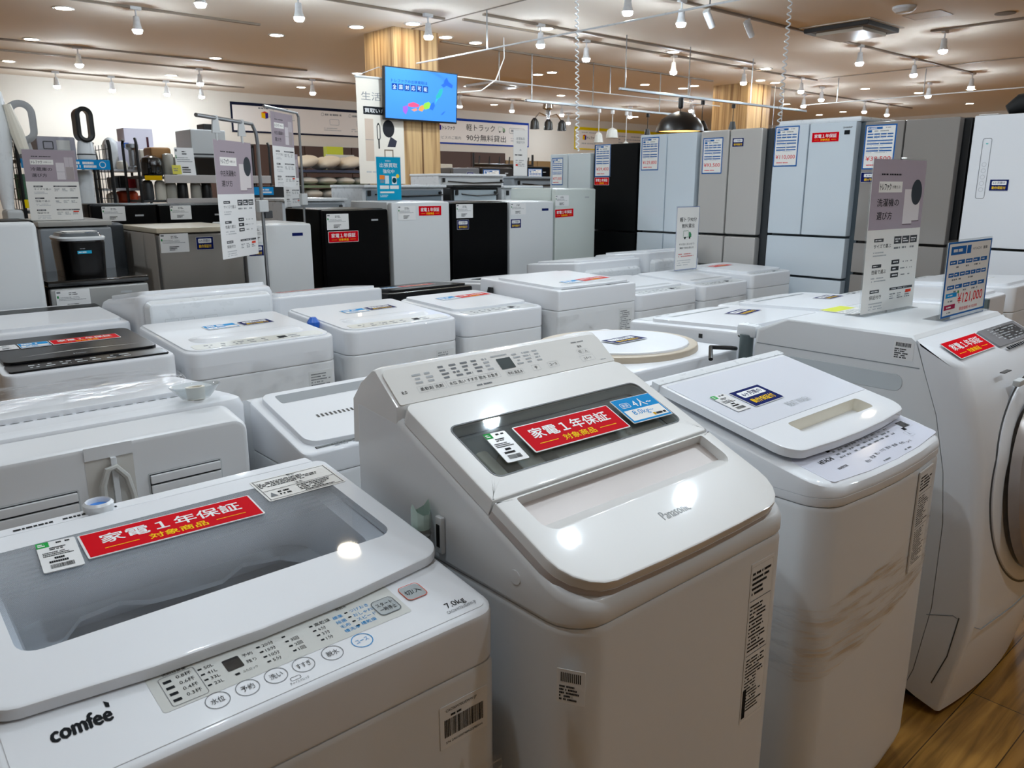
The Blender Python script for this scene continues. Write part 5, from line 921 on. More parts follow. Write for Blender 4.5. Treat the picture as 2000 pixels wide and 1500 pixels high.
# ------------------------------------------------------------------ tall fridges along the right, facing -X
def fridge_x(label, ya, yb, h, col, frame, rows, cols=1, colsplit=.5, x=5.0, dep=.65, cr=.006, topcap=None, gap=.003):
    """ya > yb; rows = heights of horizontal seams from the top; columns split the top row (and rows listed)"""
    T = thing('refrigerator', label, 'refrigerator', (x + dep / 2, (ya + yb) / 2, 0))
    b = MB(); b.box(x + .10, x + dep - .02, yb + .02, ya - .02, 0, .03, BLACK); b.build('base', T)
    b = MB(); b.box(x + .075, x + dep, yb, ya, .03, h - .008, frame, b=.006); b.build('cabinet', T)
    if topcap: b = MB(); b.box(x + .02, x + dep * .8, yb + .02, ya - .02, h - .0075, h + .025, topcap, b=.012); b.build('hinge_cover', T)
    zs = [h] + rows + [.06]
    for i in range(len(zs) - 1):
        spl = (cols if isinstance(cols, dict) else {0: cols}).get(i, 1)
        edges = [ya - .003, yb + gap] if spl == 1 else [ya - .003, ya + (yb - ya) * colsplit, yb + gap]
        for k in range(len(edges) - 1):
            b = MB(); b.box(x, x + .068, edges[k + 1] + .004, edges[k] - .004, zs[i + 1] + .008, zs[i] - .006, col, b=cr); b.build('door' if i == 0 else 'drawer', T)
    return T
def xc(y, z, w, h, label, paint, cat='card', name='warranty_card', grp=None, x=5.0): return card(facing_mX(x, y, z), w, h, label, cat, paint, name, grp, lift=.001)
GP = 'price cards on the tall fridges'
fridge_x('slim pale fridge far behind the greenish fridge', 5.17, 4.675, 1.75, mat('pale_fridge', '#cfd6d8', .15, coat=.3), PALE, [1.1], 2, .45)
fridge_x('tall matte black fridge with a red card under its price card', 4.65, 4.17, 1.812, mat('matte_black_door', '#08090a', .4, spec=.12), BLACK, [1.115, .80])
fridge_x('tall pale blue-white fridge under the black dome lamp', 4.165, 3.62, 1.865, BLUEW, GREY, [1.125, .80], {0: 2, 1: 2}, .49)
fridge_x('tall silver steel fridge with double doors', 3.60, 3.045, 1.868, SILVER, DGREY, [1.13, .90], {0: 2, 1: 2}, .45, cr=.014, gap=.04)
TW = fridge_x('tall white fridge with double doors and a red card', 3.005, 2.40, 1.872, BLUEW, mat('blue_grey_side', '#5d6a73', .4), [1.152, .88], {0: 2}, .42, topcap=WHITEP, gap=.035)
fridge_x('wide grey-brown glass fridge behind the tall acrylic sign', 2.39, 1.80, 1.862, BROWNGLASS, BLACK, [1.13, .93], {0: 2}, .42, gap=.035)
TG = fridge_x('large glossy white fridge at the right edge with a touch panel', 1.772, 1.05, 1.86, WHITE, BLACK, [1.128, .8])
xc(5.14, 1.485, .135, .228, 'price card on the slim pale far fridge', p_price('¥77,000'), 'price card', 'price_card', GP)
xc(4.63, 1.55, .17, .255, 'price card on the tall matte black fridge', p_price('¥59,400'), 'price card', 'price_card', GP)
xc(4.63, 1.484, .16, .062, 'red warranty card on the tall matte black fridge', p_red, grp=GR)
xc(4.14, 1.594, .17, .246, 'price card on the tall pale blue-white fridge', p_price('¥129,800'), 'price card', 'price_card', GP)
xc(3.568, 1.562, .17, .25, 'price card on the tall silver steel fridge', p_price('¥93,500'), 'price card', 'price_card', GP)
xc(3.323, 1.742, .092, .06, 'navy warranty card on the right door of the silver steel fridge', p_navy, grp=GN)
xc(2.993, 1.602, .175, .258, 'price card on the tall white double door fridge', p_price('¥110,000'), 'price card', 'price_card', GP)
xc(2.728, 1.748, .186, .062, 'red warranty card on the right door of the tall white fridge', p_red, grp=GR)
xc(2.378, 1.575, .192, .262, 'price card on the wide grey-brown glass fridge', p_price('¥38,500'), 'price card', 'price_card', GP)
xc(2.378, 1.497, .172, .06, 'navy warranty card under the price card on the grey-brown fridge', p_navy, grp=GN)
xc(1.642, 1.448, .096, .062, 'navy warranty card on the glossy white fridge at the right edge', p_navy, grp=GN)
b = MB(); f = facing_mX(4.9985, 2.512, 1.789); b.rect(f, 0, 0, .036, .026, 0, INKK); b.text(f, 'SHARP', .02, .042, .016, INKK, 0, fit=.06); b.build('maker_badge', TW)
b = MB(); f = facing_mX(4.9985, 1.707, 1.405); b.ring(f, rr(0, .047, 0, .327, .012), .0022, 0, ink('#55585c'))
for i in range(5): b.ring(f, [(.0235 + .012 * math.cos(k * .523), .05 + i * .034 + .012 * math.sin(k * .523)) for k in range(12)], .0015, .0004, INKL)
b.rect(f, .018, .295, .03, .30, .0004, ink('#5fc2c0')); b.build('touch_panel', TG)
b = MB(); b.tube([(5.2, 1.67, 1.89), (5.22, 1.62, 1.918), (5.26, 1.50, 1.93), (5.3, 1.36, 1.91)], [.028, .056, .068, .05], mat('black_bag_fabric', '#111214', .7), n=14); tag(b.build('black_bag'), 'black fabric bundle on top of the fridge at the right edge', 'bag')
b = MB(); f = Frame((5.07, 1.77, 1.861), (0, -1, 0), (1, 0, .0)); b.slab(f, rr(0, .10, .0, .14, .002, 2, 2), 0, .004, PAPER, bev=.0005); b.micro(f, .01, .01, .09, .13, 6, ink('#6fa04f'), .0042, 4); tag(b.build('leaflet'), 'leaflet beside the black bundle on the right edge fridge', 'leaflet')
# ------------------------------------------------------------------ things at the back
def at(px, py, y):
    """point of the plane Y = y seen at a pixel of the photograph (gives real places and sizes in metres)"""
    f = Vector((math.cos(YAW), math.sin(YAW), 0)); r = Vector((math.sin(YAW), -math.cos(YAW), 0)); u = Vector((0, 0, 1))
    d = r * (px - 1000) + (f * math.sin(PITCH) + u * math.cos(PITCH)) * (750 - py) + (f * math.cos(PITCH) - u * math.sin(PITCH)) * FPX
    return EYE + d * (y / d.y)
# television on the pillar
T = thing('television', 'wall television showing a blue map picture on the pine pillar', 'television', (5.07, 7.2, 2.12))
f = Frame((4.605, 7.19, 2.135), (.91, .0, .0), (-.0, -.03, .51)); w, h = .925, .515
b = MB(); b.slab(f, rr(0, w, 0, h, .006), -.035, .006, BLACK, bev=.003); b.build('bezel', T)
b = MB(); SC = 0.55
def lit(hx): return ink(hx, SC)
b.rect(f, .012, .018, w - .012, h - .012, .0065, lit('#3f7fd2'))
g = f.sub(0, 0, .0068)
b.text(g, 'トレファクの出張買取は', .33 * w, .745 * h, .065 * h, lit('#12387f'), 0, fit=.48 * w, bold=.01)
for i, t in enumerate('全国対応可能'): b.rect(g, (.095 + i * .083) * w, .57 * h, (.165 + i * .083) * w, .69 * h, .0002, lit('#12387f')); b.text(g, t, (.13 + i * .083) * w, .63 * h, .09 * h, lit('#cfe0fa'), .0005)
def isl(pts, c): b.poly(g, [(x * w, y * h) for x, y in pts], .0004, lit(c))
isl([(.76, .74), (.80, .70), (.84, .74), (.92, .70), (.93, .76), (.87, .82), (.84, .90), (.81, .84), (.80, .78)], '#2a5fc8')
isl([(.74, .66), (.79, .68), (.78, .58), (.75, .50), (.70, .46), (.69, .52), (.72, .58)], '#2f9a9e'); isl([(.69, .46), (.74, .50), (.70, .42), (.68, .36)], '#35a6b8')
isl([(.62, .36), (.66, .40), (.68, .33), (.65, .24), (.60, .26)], '#2a62d2'); isl([(.53, .36), (.59, .40), (.62, .36), (.60, .27), (.54, .24), (.51, .30)], '#7fb842')
isl([(.47, .30), (.51, .33), (.53, .26), (.50, .20), (.45, .22)], '#d08a4a'); isl([(.31, .33), (.38, .37), (.46, .33), (.45, .28), (.36, .27), (.31, .28)], '#c84a6e')
isl([(.35, .22), (.42, .26), (.44, .22), (.39, .19)], '#c9806a'); isl([(.24, .27), (.30, .30), (.31, .22), (.28, .12), (.24, .18)], '#8a56c0'); isl([(.76, .16), (.80, .22), (.83, .24), (.79, .17)], '#2a5fc8')
b.build('screen', T)
b = MB(); b.box(4.95, 5.2, 7.225, 7.268, 2.3, 2.5, DGREY, b=.004); b.build('wall_mount', T)
# cloth banner beside the television
b = MB(); f = facing_mY(4.325, 7.245, 1.50); w, h = .55, 1.03; b.slab(f, rr(0, w, 0, h, .003, 2, 2), -.002, .0, mat('cream_banner_cloth', '#ddd6ca', .8), bev=.0004)
b.text(f, '生活家電', .10 * w, .83 * h, .085 * h, INKG, .0006, al='l', fit=.86 * w); b.rect(f, .13 * w, .66 * h, .98 * w, .735 * h, .0004, INKK); b.text(f, '買取いたします', .55 * w, .697 * h, .045 * h, WHT, .0007, fit=.78 * w, bold=.01)
b.rect(f, .15 * w, .22 * h, .33 * w, .62 * h, .0004, ink('#c7b5a5')); b.rect(f, .15 * w, .42 * h, .33 * w, .424 * h, .0006, INKG)
b.ring(f, rr(.40 * w, .48 * w, .42 * h, .58 * h, .03, 4, 2), .010, .0005, INKK); b.rect(f, .425 * w, .34 * h, .455 * w, .42 * h, .0005, INKK)
b.poly(f, [((.66 + .13 * math.cos(k * .314)) * w, (.535 + .085 * math.sin(k * .314)) * h) for k in range(20)], .0005, ink('#2c2c30')); b.poly(f, [(.62 * w, .36 * h), (.8 * w, .36 * h), (.84 * w, .42 * h), (.7 * w, .46 * h)], .0005, ink('#3a3a44')); b.ring(f, rr(.55 * w, .75 * w, .25 * h, .335 * h, .004, 2, 2), .012, .0005, ink('#7d6f60')); b.micro(f, .15 * w, .1 * h, .6 * w, .13 * h, 1, INKL, .0005, 3)
tag(b.build('cloth_banner'), 'cream cloth banner with appliance pictures hanging beside the television', 'banner')
b = MB(); b.tube([(4.32, 7.245, 2.533), (4.88, 7.245, 2.533)], .012, PALE); b.tube([(4.34, 7.245, 2.54), (4.6, 7.25, 2.64), (4.86, 7.245, 2.54)], .004, INKL, n=5); tag(b.build('banner_rod'), 'rod and cord carrying the cream cloth banner', 'rod')
# wall banners
def logo(b, f, u, v, s):
    b.poly(f, [(u, v), (u + .45 * s, v - .1 * s), (u + .45 * s, v + .5 * s), (u, v + .55 * s)], .0006, ink('#f2c211')); b.poly(f, [(u + .45 * s, v - .1 * s), (u + .8 * s, v), (u + .8 * s, v + .55 * s), (u + .45 * s, v + .5 * s)], .0006, ink('#3b2f86')); b.poly(f, [(u, v + .55 * s), (u + .45 * s, v + .5 * s), (u + .8 * s, v + .55 * s), (u + .4 * s, v + .7 * s)], .0006, ink('#d3362c'))
    b.text(f, 'トレファク', u + 1.0 * s, v + .25 * s, .5 * s, INKK, .0006, al='l', fit=1.9 * s, bold=.03)
def wall_banner(x0, x1, z0, z1, edge, label, paint, top=.03):
    b = MB(); f = facing_mY(x0, 13.935, z0); w, h = x1 - x0, z1 - z0
    b.slab(f, rr(0, w, 0, h, .003, 2, 2), -.012, .0, edge, bev=.001); b.rect(f, .03, .03, w - .03, h - top, .0006, mat('banner_sheet', '#efe9e4', .6)); paint(b, f.sub(0, 0, .001), w, h)
    return tag(b.build('wall_banner'), label, 'banner')
def pb1(b, f, w, h):
    logo(b, f, .55, .26, .16); b.micro(f, .5, .40, 1.4, .44, 1, INKG, .0006, 3, .6, .7)
    for i in range(4):
        u = 1.75 + i * .58; b.ring(f, [(u + .03 * math.cos(k * .628), .385 + .03 * math.sin(k * .628)) for k in range(10)], .006, .0006, INKG); b.micro(f, u + .05, .365, u + .42, .405, 1, INKG, .0006, i, .8); b.ring(f, rr(u + .14, u + .34, .2, .31, .02, 2, 2), .008, .0006, INKL); b.micro(f, u + .02, .09, u + .44, .16, 2, INKL, .0006, i + 4, .4)
wall_banner(5.83, 9.1, 2.395, 2.895, ink('#1b1f33'), 'long white wall banner with icons and a black edge left of the pillar', pb1, .05)
def pb2(b, f, w, h):
    logo(b, f, .18, .28, .17); b.text(f, 'サービスのご案内', .48, .13, .07, INKG, .0006, fit=.7)
    b.text(f, '軽トラック', .98, .36, .15, INKK, .0006, al='l', fit=.80, bold=.006); b.text(f, '90分無料貸出', .98, .15, .15, INKK, .0006, al='l', fit=1.12, bold=.006); truck_icon(b, f, 1.98, .35, .2, ink('#8fae8a')); b.ring(f, rr(2.2, 2.66, .28, .40, .03, 2, 2), .008, .0006, INKG); b.micro(f, 2.26, .31, 2.6, .37, 1, INKG, .0006, 3, .8); b.micro(f, 2.25, .1, 2.6, .2, 2, INKL, .0006, 4, .4)
wall_banner(10.0, 12.8, 2.35, 2.88, ink('#1f3f9a'), 'white wall banner about a small truck with a blue edge right of the television', pb2, .05)
def pb3(b, f, w, h):
    logo(b, f, .28, .24, .16); b.micro(f, .25, .12, 1.0, .17, 1, INKL, .0006, 3, .6); b.micro(f, .25, .38, 1.2, .42, 1, INKL, .0006, 3, .6); b.micro(f, 1.6, .1, 3.0, .4, 4, INKL, .0006, 5, .4); b.rect(f, 2.9, .05, 3.9, .15, .0006, ink('#e6c90d'))
wall_banner(14.3, 18.4, 2.355, 2.88, ink('#e6c90d'), 'white wall banner with a yellow edge behind the glass pendants', pb3, .07)
b = MB(); f = facing_mY(11.9, 7.2, 2.12); b.slab(f, rr(0, .30, 0, .20, .003, 2, 2), -.004, 0, NAVY, bev=.001); b.micro(f, .06, .02, .2, .08, 1, WHT, .0005, 3, .8); b.tube([f.p(.02, .2, 0), f.p(.02, .925, 0)], .004, STEEL, n=5); b.tube([f.p(.28, .2, 0), f.p(.28, .925, 0)], .004, STEEL, n=5); tag(b.build('hanging_sign'), 'small navy hanging sign at the far pillar above the white fridge', 'sign')

# hanging poster stand
T = thing('sign_pole', 'steel sign pole with a bent top arm in front of the small white fridge', 'sign pole', (1.912, 4.25, 0))
d = Vector((.77, .638, 0)); pt = Vector((1.912, 4.25, 1.795))
b = MB(); b.tube([(1.912, 4.25, .01), (1.912, 4.25, 1.70), tuple(Vector((1.912, 4.25, 1.75)) - d * .01), tuple(pt - d * .05), tuple(pt - d * .60)], .0095, STEEL, n=10); b.build('pole', T)
b = MB(); b.lathe([(.12, 0), (.12, .008), (.02, .012)], STEEL, c=(1.912, 4.25, 0), n=20); b.build('base', T)
b = MB(); b.box(1.885, 1.94, 4.225, 4.275, 1.335, 1.40, PALE, b=.006); b.box(1.92, 1.965, 4.235, 4.265, 1.30, 1.345, DGREY, b=.006); b.build('clamp', T)
for L_ in (.43, .17):
    b = MB(); c = pt - d * L_; b.loft([[c + Vector((dx, dy, .012)) for dx, dy in ((-.012, -.006), (.012, -.006), (.012, .006), (-.012, .006))], [c + Vector((dx, dy, -.07)) for dx, dy in ((-.02, -.008), (.02, -.008), (.02, .008), (-.02, .008))]], PALE); b.tube([c + Vector((0, 0, -.06)), c + Vector((0, 0, -.105))], .006, PALE, n=6); b.build('hanging_clip', T)
def hang_poster(fr, w, h, label, paint): return card(fr, w, h, label, 'poster', paint, 'hanging_poster', None, lift=0)
c0 = pt - d * .47
hang_poster(Frame((c0.x, c0.y, 1.115), d, (.0, 0, 1)).sub(0, 0, 0, -.0), .385, .58, 'grey and white washer guide poster hanging from the sign pole', guide_paint('中古洗濯機の', '選び方', 'washer', True))
T = thing('sign_pole', 'second thin sign pole between the small white and black fridges', 'sign pole', (2.35, 4.62, 0))
b = MB(); b.tube([(2.35, 4.62, .01), (2.35, 4.62, 1.88), (2.33, 4.60, 1.90), (2.0, 4.33, 1.90)], .008, STEEL, n=8); b.build('pole', T)
b = MB(); b.box(2.33, 2.37, 4.60, 4.64, 1.36, 1.43, PALE, b=.005); b.build('clamp', T)
for p in ((2.27, 4.55), (2.07, 4.387)):
    b = MB(); b.tube([(*p, 1.90), (*p, 1.85)], [.012, .018], ACRYL, n=8); b.build('hanging_clip', T)
hang_poster(Frame((2.045, 4.355, 1.47), d, (0, 0, 1)), .29, .41, 'fridge guide poster hanging right of the larger washer guide poster', guide_paint('中古冷蔵庫の', '選び方', 'fridge', False))
hang_poster(Frame((2.31, 4.80, 1.345), d, (0, 0, 1)), .24, .33, 'lower guide poster half hidden under the hanging fridge guide poster', guide_paint('冷蔵庫の', '選び方', 'fridge', False))
stand_sign(Frame((.868, 4.66, 1.30), (1, 0, 0), (0, .01, 1)), .24, .345, 'acrylic fridge guide sign standing on the grey cabinet freezer at left', 'sign', guide_paint('冷蔵庫の', '選び方', 'fridge', False), 'acrylic_sign')
def p_kaitori(b, f, w, h):
    b.rect(f, 0, 0, w, h, .0002, ink('#189cc4')); b.text(f, '家電の', .48 * w, .91 * h, .04 * h, WHT, .0005, fit=.22 * w); b.text(f, '出張買取', .5 * w, .81 * h, .11 * h, WHT, .0005, fit=.72 * w, bold=.012); b.text(f, '強化中', .5 * w, .67 * h, .10 * h, WHT, .0005, fit=.46 * w, bold=.012)
    b.rect(f, .12 * w, .48 * h, .32 * w, .58 * h, .0005, ink('#f08a3c')); b.rect(f, .34 * w, .38 * h, .5 * w, .57 * h, .0005, ink('#d5e8f2')); b.rect(f, .14 * w, .4 * h, .3 * w, .46 * h, .0005, ink('#7c98a8')); b.rect(f, .62 * w, .37 * h, .82 * w, .55 * h, .0005, ink('#e6eef2')); b.poly(f, [((.72 + .09 * math.cos(k * .52)) * w, (.46 + .065 * math.sin(k * .52)) * h) for k in range(12)], .0007, ink('#15454f')); b.poly(f, [((.86 + .07 * math.cos(k * .52)) * w, (.56 + .05 * math.sin(k * .52)) * h) for k in range(12)], .0007, ink('#f2cf3c'))
    for u in (.12, .53): b.rect(f, u * w, .26 * h, (u + .37) * w, .34 * h, .0005, PAPER)
    b.rect(f, .12 * w, .16 * h, .7 * w, .2 * h, .0005, PAPER); b.micro(f, .12 * w, .06 * h, .6 * w, .13 * h, 2, WHT, .0005, 4, .4)
stand_sign(Frame((2.965, 4.75, 1.376), (1, 0, 0), (0, 0, 1)), .195, .285, 'sky blue buying service sign standing on the white fridge below the banner', 'sign', p_kaitori, 'acrylic_sign')
def p_tall(b, f, w, h):
    for v in (.82, .74): b.text(f, '家電製品' if v > .8 else '保証付き', .5 * w, v * h, .06 * h, INKG, .0005, fit=.6 * w)
    b.poly(f, [(.42 * w, .56 * h), (.58 * w, .56 * h), (.5 * w, .6 * h)], .0005, INKL); b.micro(f, .1 * w, .44 * h, .9 * w, .48 * h, 1, INKK, .0005, 3, .7); b.micro(f, .15 * w, .2 * h, .85 * w, .36 * h, 4, INKG, .0005, 5, .4); b.rect(f, .15 * w, .22 * h, .3 * w, .26 * h, .0006, ink('#d8342c'))
p = at(1003, 356, 6.15); stand_sign(Frame((p.x, p.y, 1.572), (1, 0, 0), (0, 0, 1)), .185, .44, 'narrow white sign standing on the fridge backs right of the television', 'sign', p_tall, 'acrylic_sign')

# far fridges and cabinets under the wall banners
def far_fridge(label, pxa, pxb, pyt, y, col, cards=()):
    a = at(pxa, pyt, y); c = at(pxb, pyt, y); T = fridge_y(label, a.x, c.x - .01, y, .6, a.z, col, brand=1); return a, c
a, c = far_fridge('grey fridge far right of the pillar with two small cards', 885, 938, 327, 7.6, mat('far_grey_fridge', '#73767b', .35, metal=.3))
yc(a.x + .02, a.z - .28, .16, .2, 'white price card on the far grey fridge', p_tag, y=7.6, cat='price card', name='price_card'); yc(a.x + .2, a.z - .17, .1, .12, 'navy warranty card on the far grey fridge', p_navy, y=7.6, grp=GN)
a, c = far_fridge('dark brown fridge far right of the pillar with a price card', 941, 1003, 326, 7.6, mat('far_dark_fridge', '#2b2827', .35))
yc(a.x + .02, a.z - .3, .26, .27, 'price card on the far dark brown fridge', p_price('¥66,000'), y=7.6, cat='price card', name='price_card', grp=GP)
a, c = far_fridge('black fridge far behind the narrow white sign', 1006, 1076, 324, 7.6, BLK)
yc(a.x + .22, a.z - .3, .24, .27, 'price card on the far black fridge behind the narrow sign', p_price('¥55,000'), y=7.6, cat='price card', name='price_card', grp=GP)
T = thing('glazed_cabinet', 'cream glazed cabinet beside the pine pillar', 'cabinet', (6.3, 9.0, 0)); a = at(861, 320, 9.0); c = at(884, 320, 9.0)
b = MB(); b.box(a.x, c.x, 9.0, 9.4, 0, a.z, CREAM, b=.01); b.build('cabinet', T)
for k in range(2):
    b = MB(); x0 = a.x + .03 + k * (c.x - a.x) / 2; b.box(x0, x0 + (c.x - a.x) / 2 - .05, 8.985, 8.999, .9, a.z - .06, mat('cabinet_glass', '#8a7c60', .1), b=.003)
    for zz in (1.1, 1.3, 1.5): b.box(x0, x0 + (c.x - a.x) / 2 - .05, 8.98, 8.984, zz, zz + .02, CREAM)
    b.build('door', T)
T = thing('clothes_rack', 'dark hanging rack with hooks in front of the brown wall panels', 'rack', (8.0, 11.0, 0)); a = at(925, 322, 11.0); c = at(1040, 322, 11.0)
b = MB(); b.tube([(a.x, 11, a.z), (c.x, 11, a.z)], .03, BLACK, n=8); b.tube([(a.x, 11, 0), (a.x, 11, a.z + .2)], .02, BLACK, n=8); b.tube([(c.x, 11, 0), (c.x, 11, a.z + .2)], .02, BLACK, n=8)
for k in range(6): x = a.x + (c.x - a.x) * (k + .5) / 6; b.tube([(x, 11, a.z), (x + .02, 11, a.z + .15)], .012, BLACK, n=6)
b.build('frame', T)

# pillow racks
PLW = mat('cream_pillow_cloth', '#ece2d2', .9, bump=.2, scale=60); PLM = mat('pale_pillow_cloth', '#d8d2c8', .9, bump=.2, scale=60)
T = thing('bedding_rack', 'dark open rack with cream pillows left of the pillar', 'shelf rack', (4.95, 9.0, 0))
xa, xc_ = at(585, 330, 8.8).x, 5.75
for i, py in enumerate((332, 362, 390)):
    z = at(640, py, 8.8).z; b = MB(); b.box(xa, xc_, 8.8, 9.4, z - .03, z, mat('navy_shelf_edge', '#3b4560', .4) if i == 0 else (mat('green_shelf_edge', '#7f9478', .5) if i == 1 else DGREY), b=.003); b.build('shelf', T)
    if i == 0: zt = z
for x in (xa + .02, xc_ - .02):
    for y in (8.83, 9.37): b = MB(); b.box(x - .015, x + .015, y - .015, y + .015, 0, zt + .02, BLACK); b.build('post', T)
def superpillow(w, d, h, c, m, tilt=0.0):
    b = MB(); n1, n2 = 10, 20; rings = []
    for i in range(n1 + 1):
        t = -math.pi / 2 + math.pi * i / n1; r = []
        for k in range(n2):
            a = 2 * math.pi * k / n2; e = .55
            cx = math.copysign(abs(math.cos(a)) ** e, math.cos(a)); cy = math.copysign(abs(math.sin(a)) ** e, math.sin(a)); ct = max(.02, math.cos(t)) ** .6
            p = Vector((w / 2 * cx * ct, d / 2 * cy * ct, h / 2 * math.sin(t) * (1 - .35 * (abs(cx * cy) ** 2))))
            r.append(Vector(c) + Vector((p.x * math.cos(tilt) - p.z * math.sin(tilt), p.y, p.x * math.sin(tilt) + p.z * math.cos(tilt))))
        rings.append(r)
    b.loft(rings, m); return b
for row, (py, xs, hh, m) in enumerate(((332, 4, .15, PLW), (362, 4, .10, PLM), (390, 4, .13, PLM))):
    z = at(640, py, 8.8).z
    for k in range(xs):
        x = xa + .16 + k * (.25 if row else .30) + (.05 if row == 2 else 0); b = superpillow(.24 if row else .30, .42, hh, (x, 9.02, z + hh / 2 + .002), m, .25 if row == 0 else 0)
        if row == 0:
            zmin = min(v.z for v in b.v); b.v = [v + Vector((0, 0, z + .002 - zmin)) for v in b.v]
        tag(b.build('pillow'), '%s pillow from the left on the %s shelf of the pillow rack' % (ORD[k], ('top', 'middle', 'lowest')[row]), 'pillow', 'pillows on the bedding rack')
def simple_box(name, label, cat, pxa, pxb, pyt, pyb, y, dep, m, bev=.006, paint=None, group=None, base=None):
    a = at(pxa, pyb, y); c = at(pxb, pyt, y); a.z = a.z if base is None else base; T = thing(name, label, cat, ((a.x + c.x) / 2, y + dep / 2, a.z), group)
    b = MB(); b.box(a.x, c.x, y, y + dep, a.z, c.z, m, b=bev); b.build('body', T)
    if paint: b = MB(); f = facing_mY(a.x, y - .001, a.z); paint(b, f, c.x - a.x, c.z - a.z); b.build('front_print', T)
    return T, a, c
simple_box('carton_box', 'yellow-green box on top of the pillow rack', 'box', 641, 670, 287, 331, 9.29, .1, mat('lime_box', '#c3cc2a', .5)); simple_box('carton_box', 'pale flat box under the yellow-green box', 'box', 640, 692, 303, 331, 9.245, .035, PALE)

# appliance racks at far left
def rack(label, x0, x1, y, dep, zs, top, lip=None, grid=True):
    T = thing('shelf_rack', label, 'shelf rack', ((x0 + x1) / 2, y + dep / 2, 0))
    for x in (x0, x1):
        for yy in (y + .01, y + dep - .01): b = MB(); b.tube([(x, yy, 0), (x, yy, top - .03), (x, yy + (.02 if yy < y + .1 else -.02), top)], .011, BLACK, n=8); b.build('post', T)
        if grid:
            b = MB()
            for k in range(14): b.tube([(x, y + .02, .9 + k * (top - .95) / 13), (x, y + dep - .02, .9 + k * (top - .95) / 13)], .0025, BLACK, n=4)
            for k in range(6): b.tube([(x, y + .02 + k * (dep - .04) / 5, .9), (x, y + .02 + k * (dep - .04) / 5, top - .02)], .0025, BLACK, n=4)
            b.build('side_grid', T)
    for z in zs: b = MB(); b.box(x0 + .012, x1 - .012, y + .01, y + dep - .01, z - .018, z, lip or DGREY, b=.003); b.build('shelf', T)
    return T
rack('black wire rack carrying the bladeless fans at far left', 1.02, 1.535, 5.6, .42, (1.0, 1.33, 1.632), 1.755)
b = MB(); f = facing_mY(1.03, 5.598, 1.58); b.slab(f, rr(0, .07, 0, .055, .002, 2, 2), 0, .002, SKY); b.micro(f, .012, .01, .06, .045, 2, WHT, .003, 3, .7); tag(b.build('shelf_label'), 'short blue shelf label left of the fridge guide sign', 'label')
b = MB(); f = facing_mY(1.30, 5.598, 1.575); b.slab(f, rr(0, .225, 0, .06, .002, 2, 2), 0, .002, SKY); b.micro(f, .02, .008, .15, .05, 2, WHT, .003, 5, .7); b.ring(f, [(.18 + .02 * math.cos(k * .628), .03 + .02 * math.sin(k * .628)) for k in range(10)], .004, .003, WHT); tag(b.build('shelf_label'), 'long blue shelf label under the black-rimmed fan', 'label')
def bladeless(label, x, y, z, hw, hh, zb, base_m, rim_m, in_m, dep=.11):
    T = thing('bladeless_fan', label, 'fan', (x, y, z), 'bladeless fans on the rack'); f = Frame((x, y - dep / 2, zb), (1, 0, 0), (0, 0, 1))
    o = rr(-hw, hw, 0, hh, hw, 8, 2); i_ = inset(o, hw * .52)
    b = MB(); b.loft([[f.p(u, v, 0) for u, v in i_], [f.p(u, v, .004) for u, v in inset(o, .01)], [f.p(u, v, 0) for u, v in o], [f.p(u, v, -dep) for u, v in inset(o, .004)], [f.p(u, v, -dep) for u, v in inset(o, .014)], [f.p(u, v, 0) for u, v in i_]], rim_m, False, False); b.build('air_loop', T)
    b = MB(); b.lathe([(.05, z + .0005), (.054, z + .01), (.052, z + (zb - z) * .5), (.044, zb - .004), (.040, zb + .01)], base_m, c=(x, y, 0), n=20); b.build('base', T)
    b = MB(); b.lathe([(.0545, z + (zb - z) * .30), (.0545, z + (zb - z) * .36)], DGREY, c=(x, y, 0), n=20, c0=False, c1=False); b.build('control_ring', T)
GF = mat('fan_grey', '#9b9c9e', .3)
bladeless('grey bladeless fan heater standing at the far left on the wire rack', 1.085, 5.75, 1.634, .078, .25, 1.725, GF, GF, GF, .12)
bladeless('white bladeless fan with black oval rim on the wire rack', 1.425, 5.72, 1.634, .052, .215, 1.742, WHITEP, BLACK, BLACK)
simple_box('storage_case', 'silver hard case with handle behind the fridge guide sign', 'case', 76, 146, 268, 312, 5.85, .2, mat('silver_case', '#b9b7c4', .35), .01, lambda b, f, w, h: (b.ring(f, rr(.15 * w, .42 * w, .45 * h, .8 * h, .006, 2, 2), .006, .0006, DGREY), b.rect(f, .5 * w, .4 * h, .85 * w, .85 * h, .0006, PAPER)))
def cyl(name, label, cat, px, pyb, y, prof, m, n=20, extra=None, base=None):
    p = at(px, pyb, y); p.z = p.z if base is None else base; T = thing(name, label, cat, tuple(p)); b = MB(); b.lathe([(r, p.z + z) for r, z in prof], m, c=(p.x, p.y, 0), n=n); b.build('body', T)
    if extra: extra(T, p)
    return T
def tip(T, p):
    b = MB(); b.lathe([(.04, p.z + .2805), (.03, p.z + .295), (.002, p.z + .297)], DGREY, c=(p.x, p.y, 0), n=16); b.build('vent_cap', T)
p = at(172, 398, 5.75); cyl('air_purifier', 'white cylindrical air purifier on the lower rack shelf', 'air purifier', 172, 398, 5.75, [(.048, .0), (.05, .01), (.05, .19), (.044, .21), (.01, .212)], WHITEP)
simple_box('carton_box', 'green box low on the rack behind the fridge guide sign', 'box', 42, 62, 340, 392, 5.75, .12, mat('green_box', '#2a6a4a', .5)); b = MB(); f = facing_mY(1.02, 5.595, 1.345); b.slab(f, rr(0, .075, 0, .05, .002, 2, 2), 0, .002, ink('#e8c90f')); tag(b.build('shelf_label'), 'yellow shelf label low at the left of the fridge guide sign', 'label')
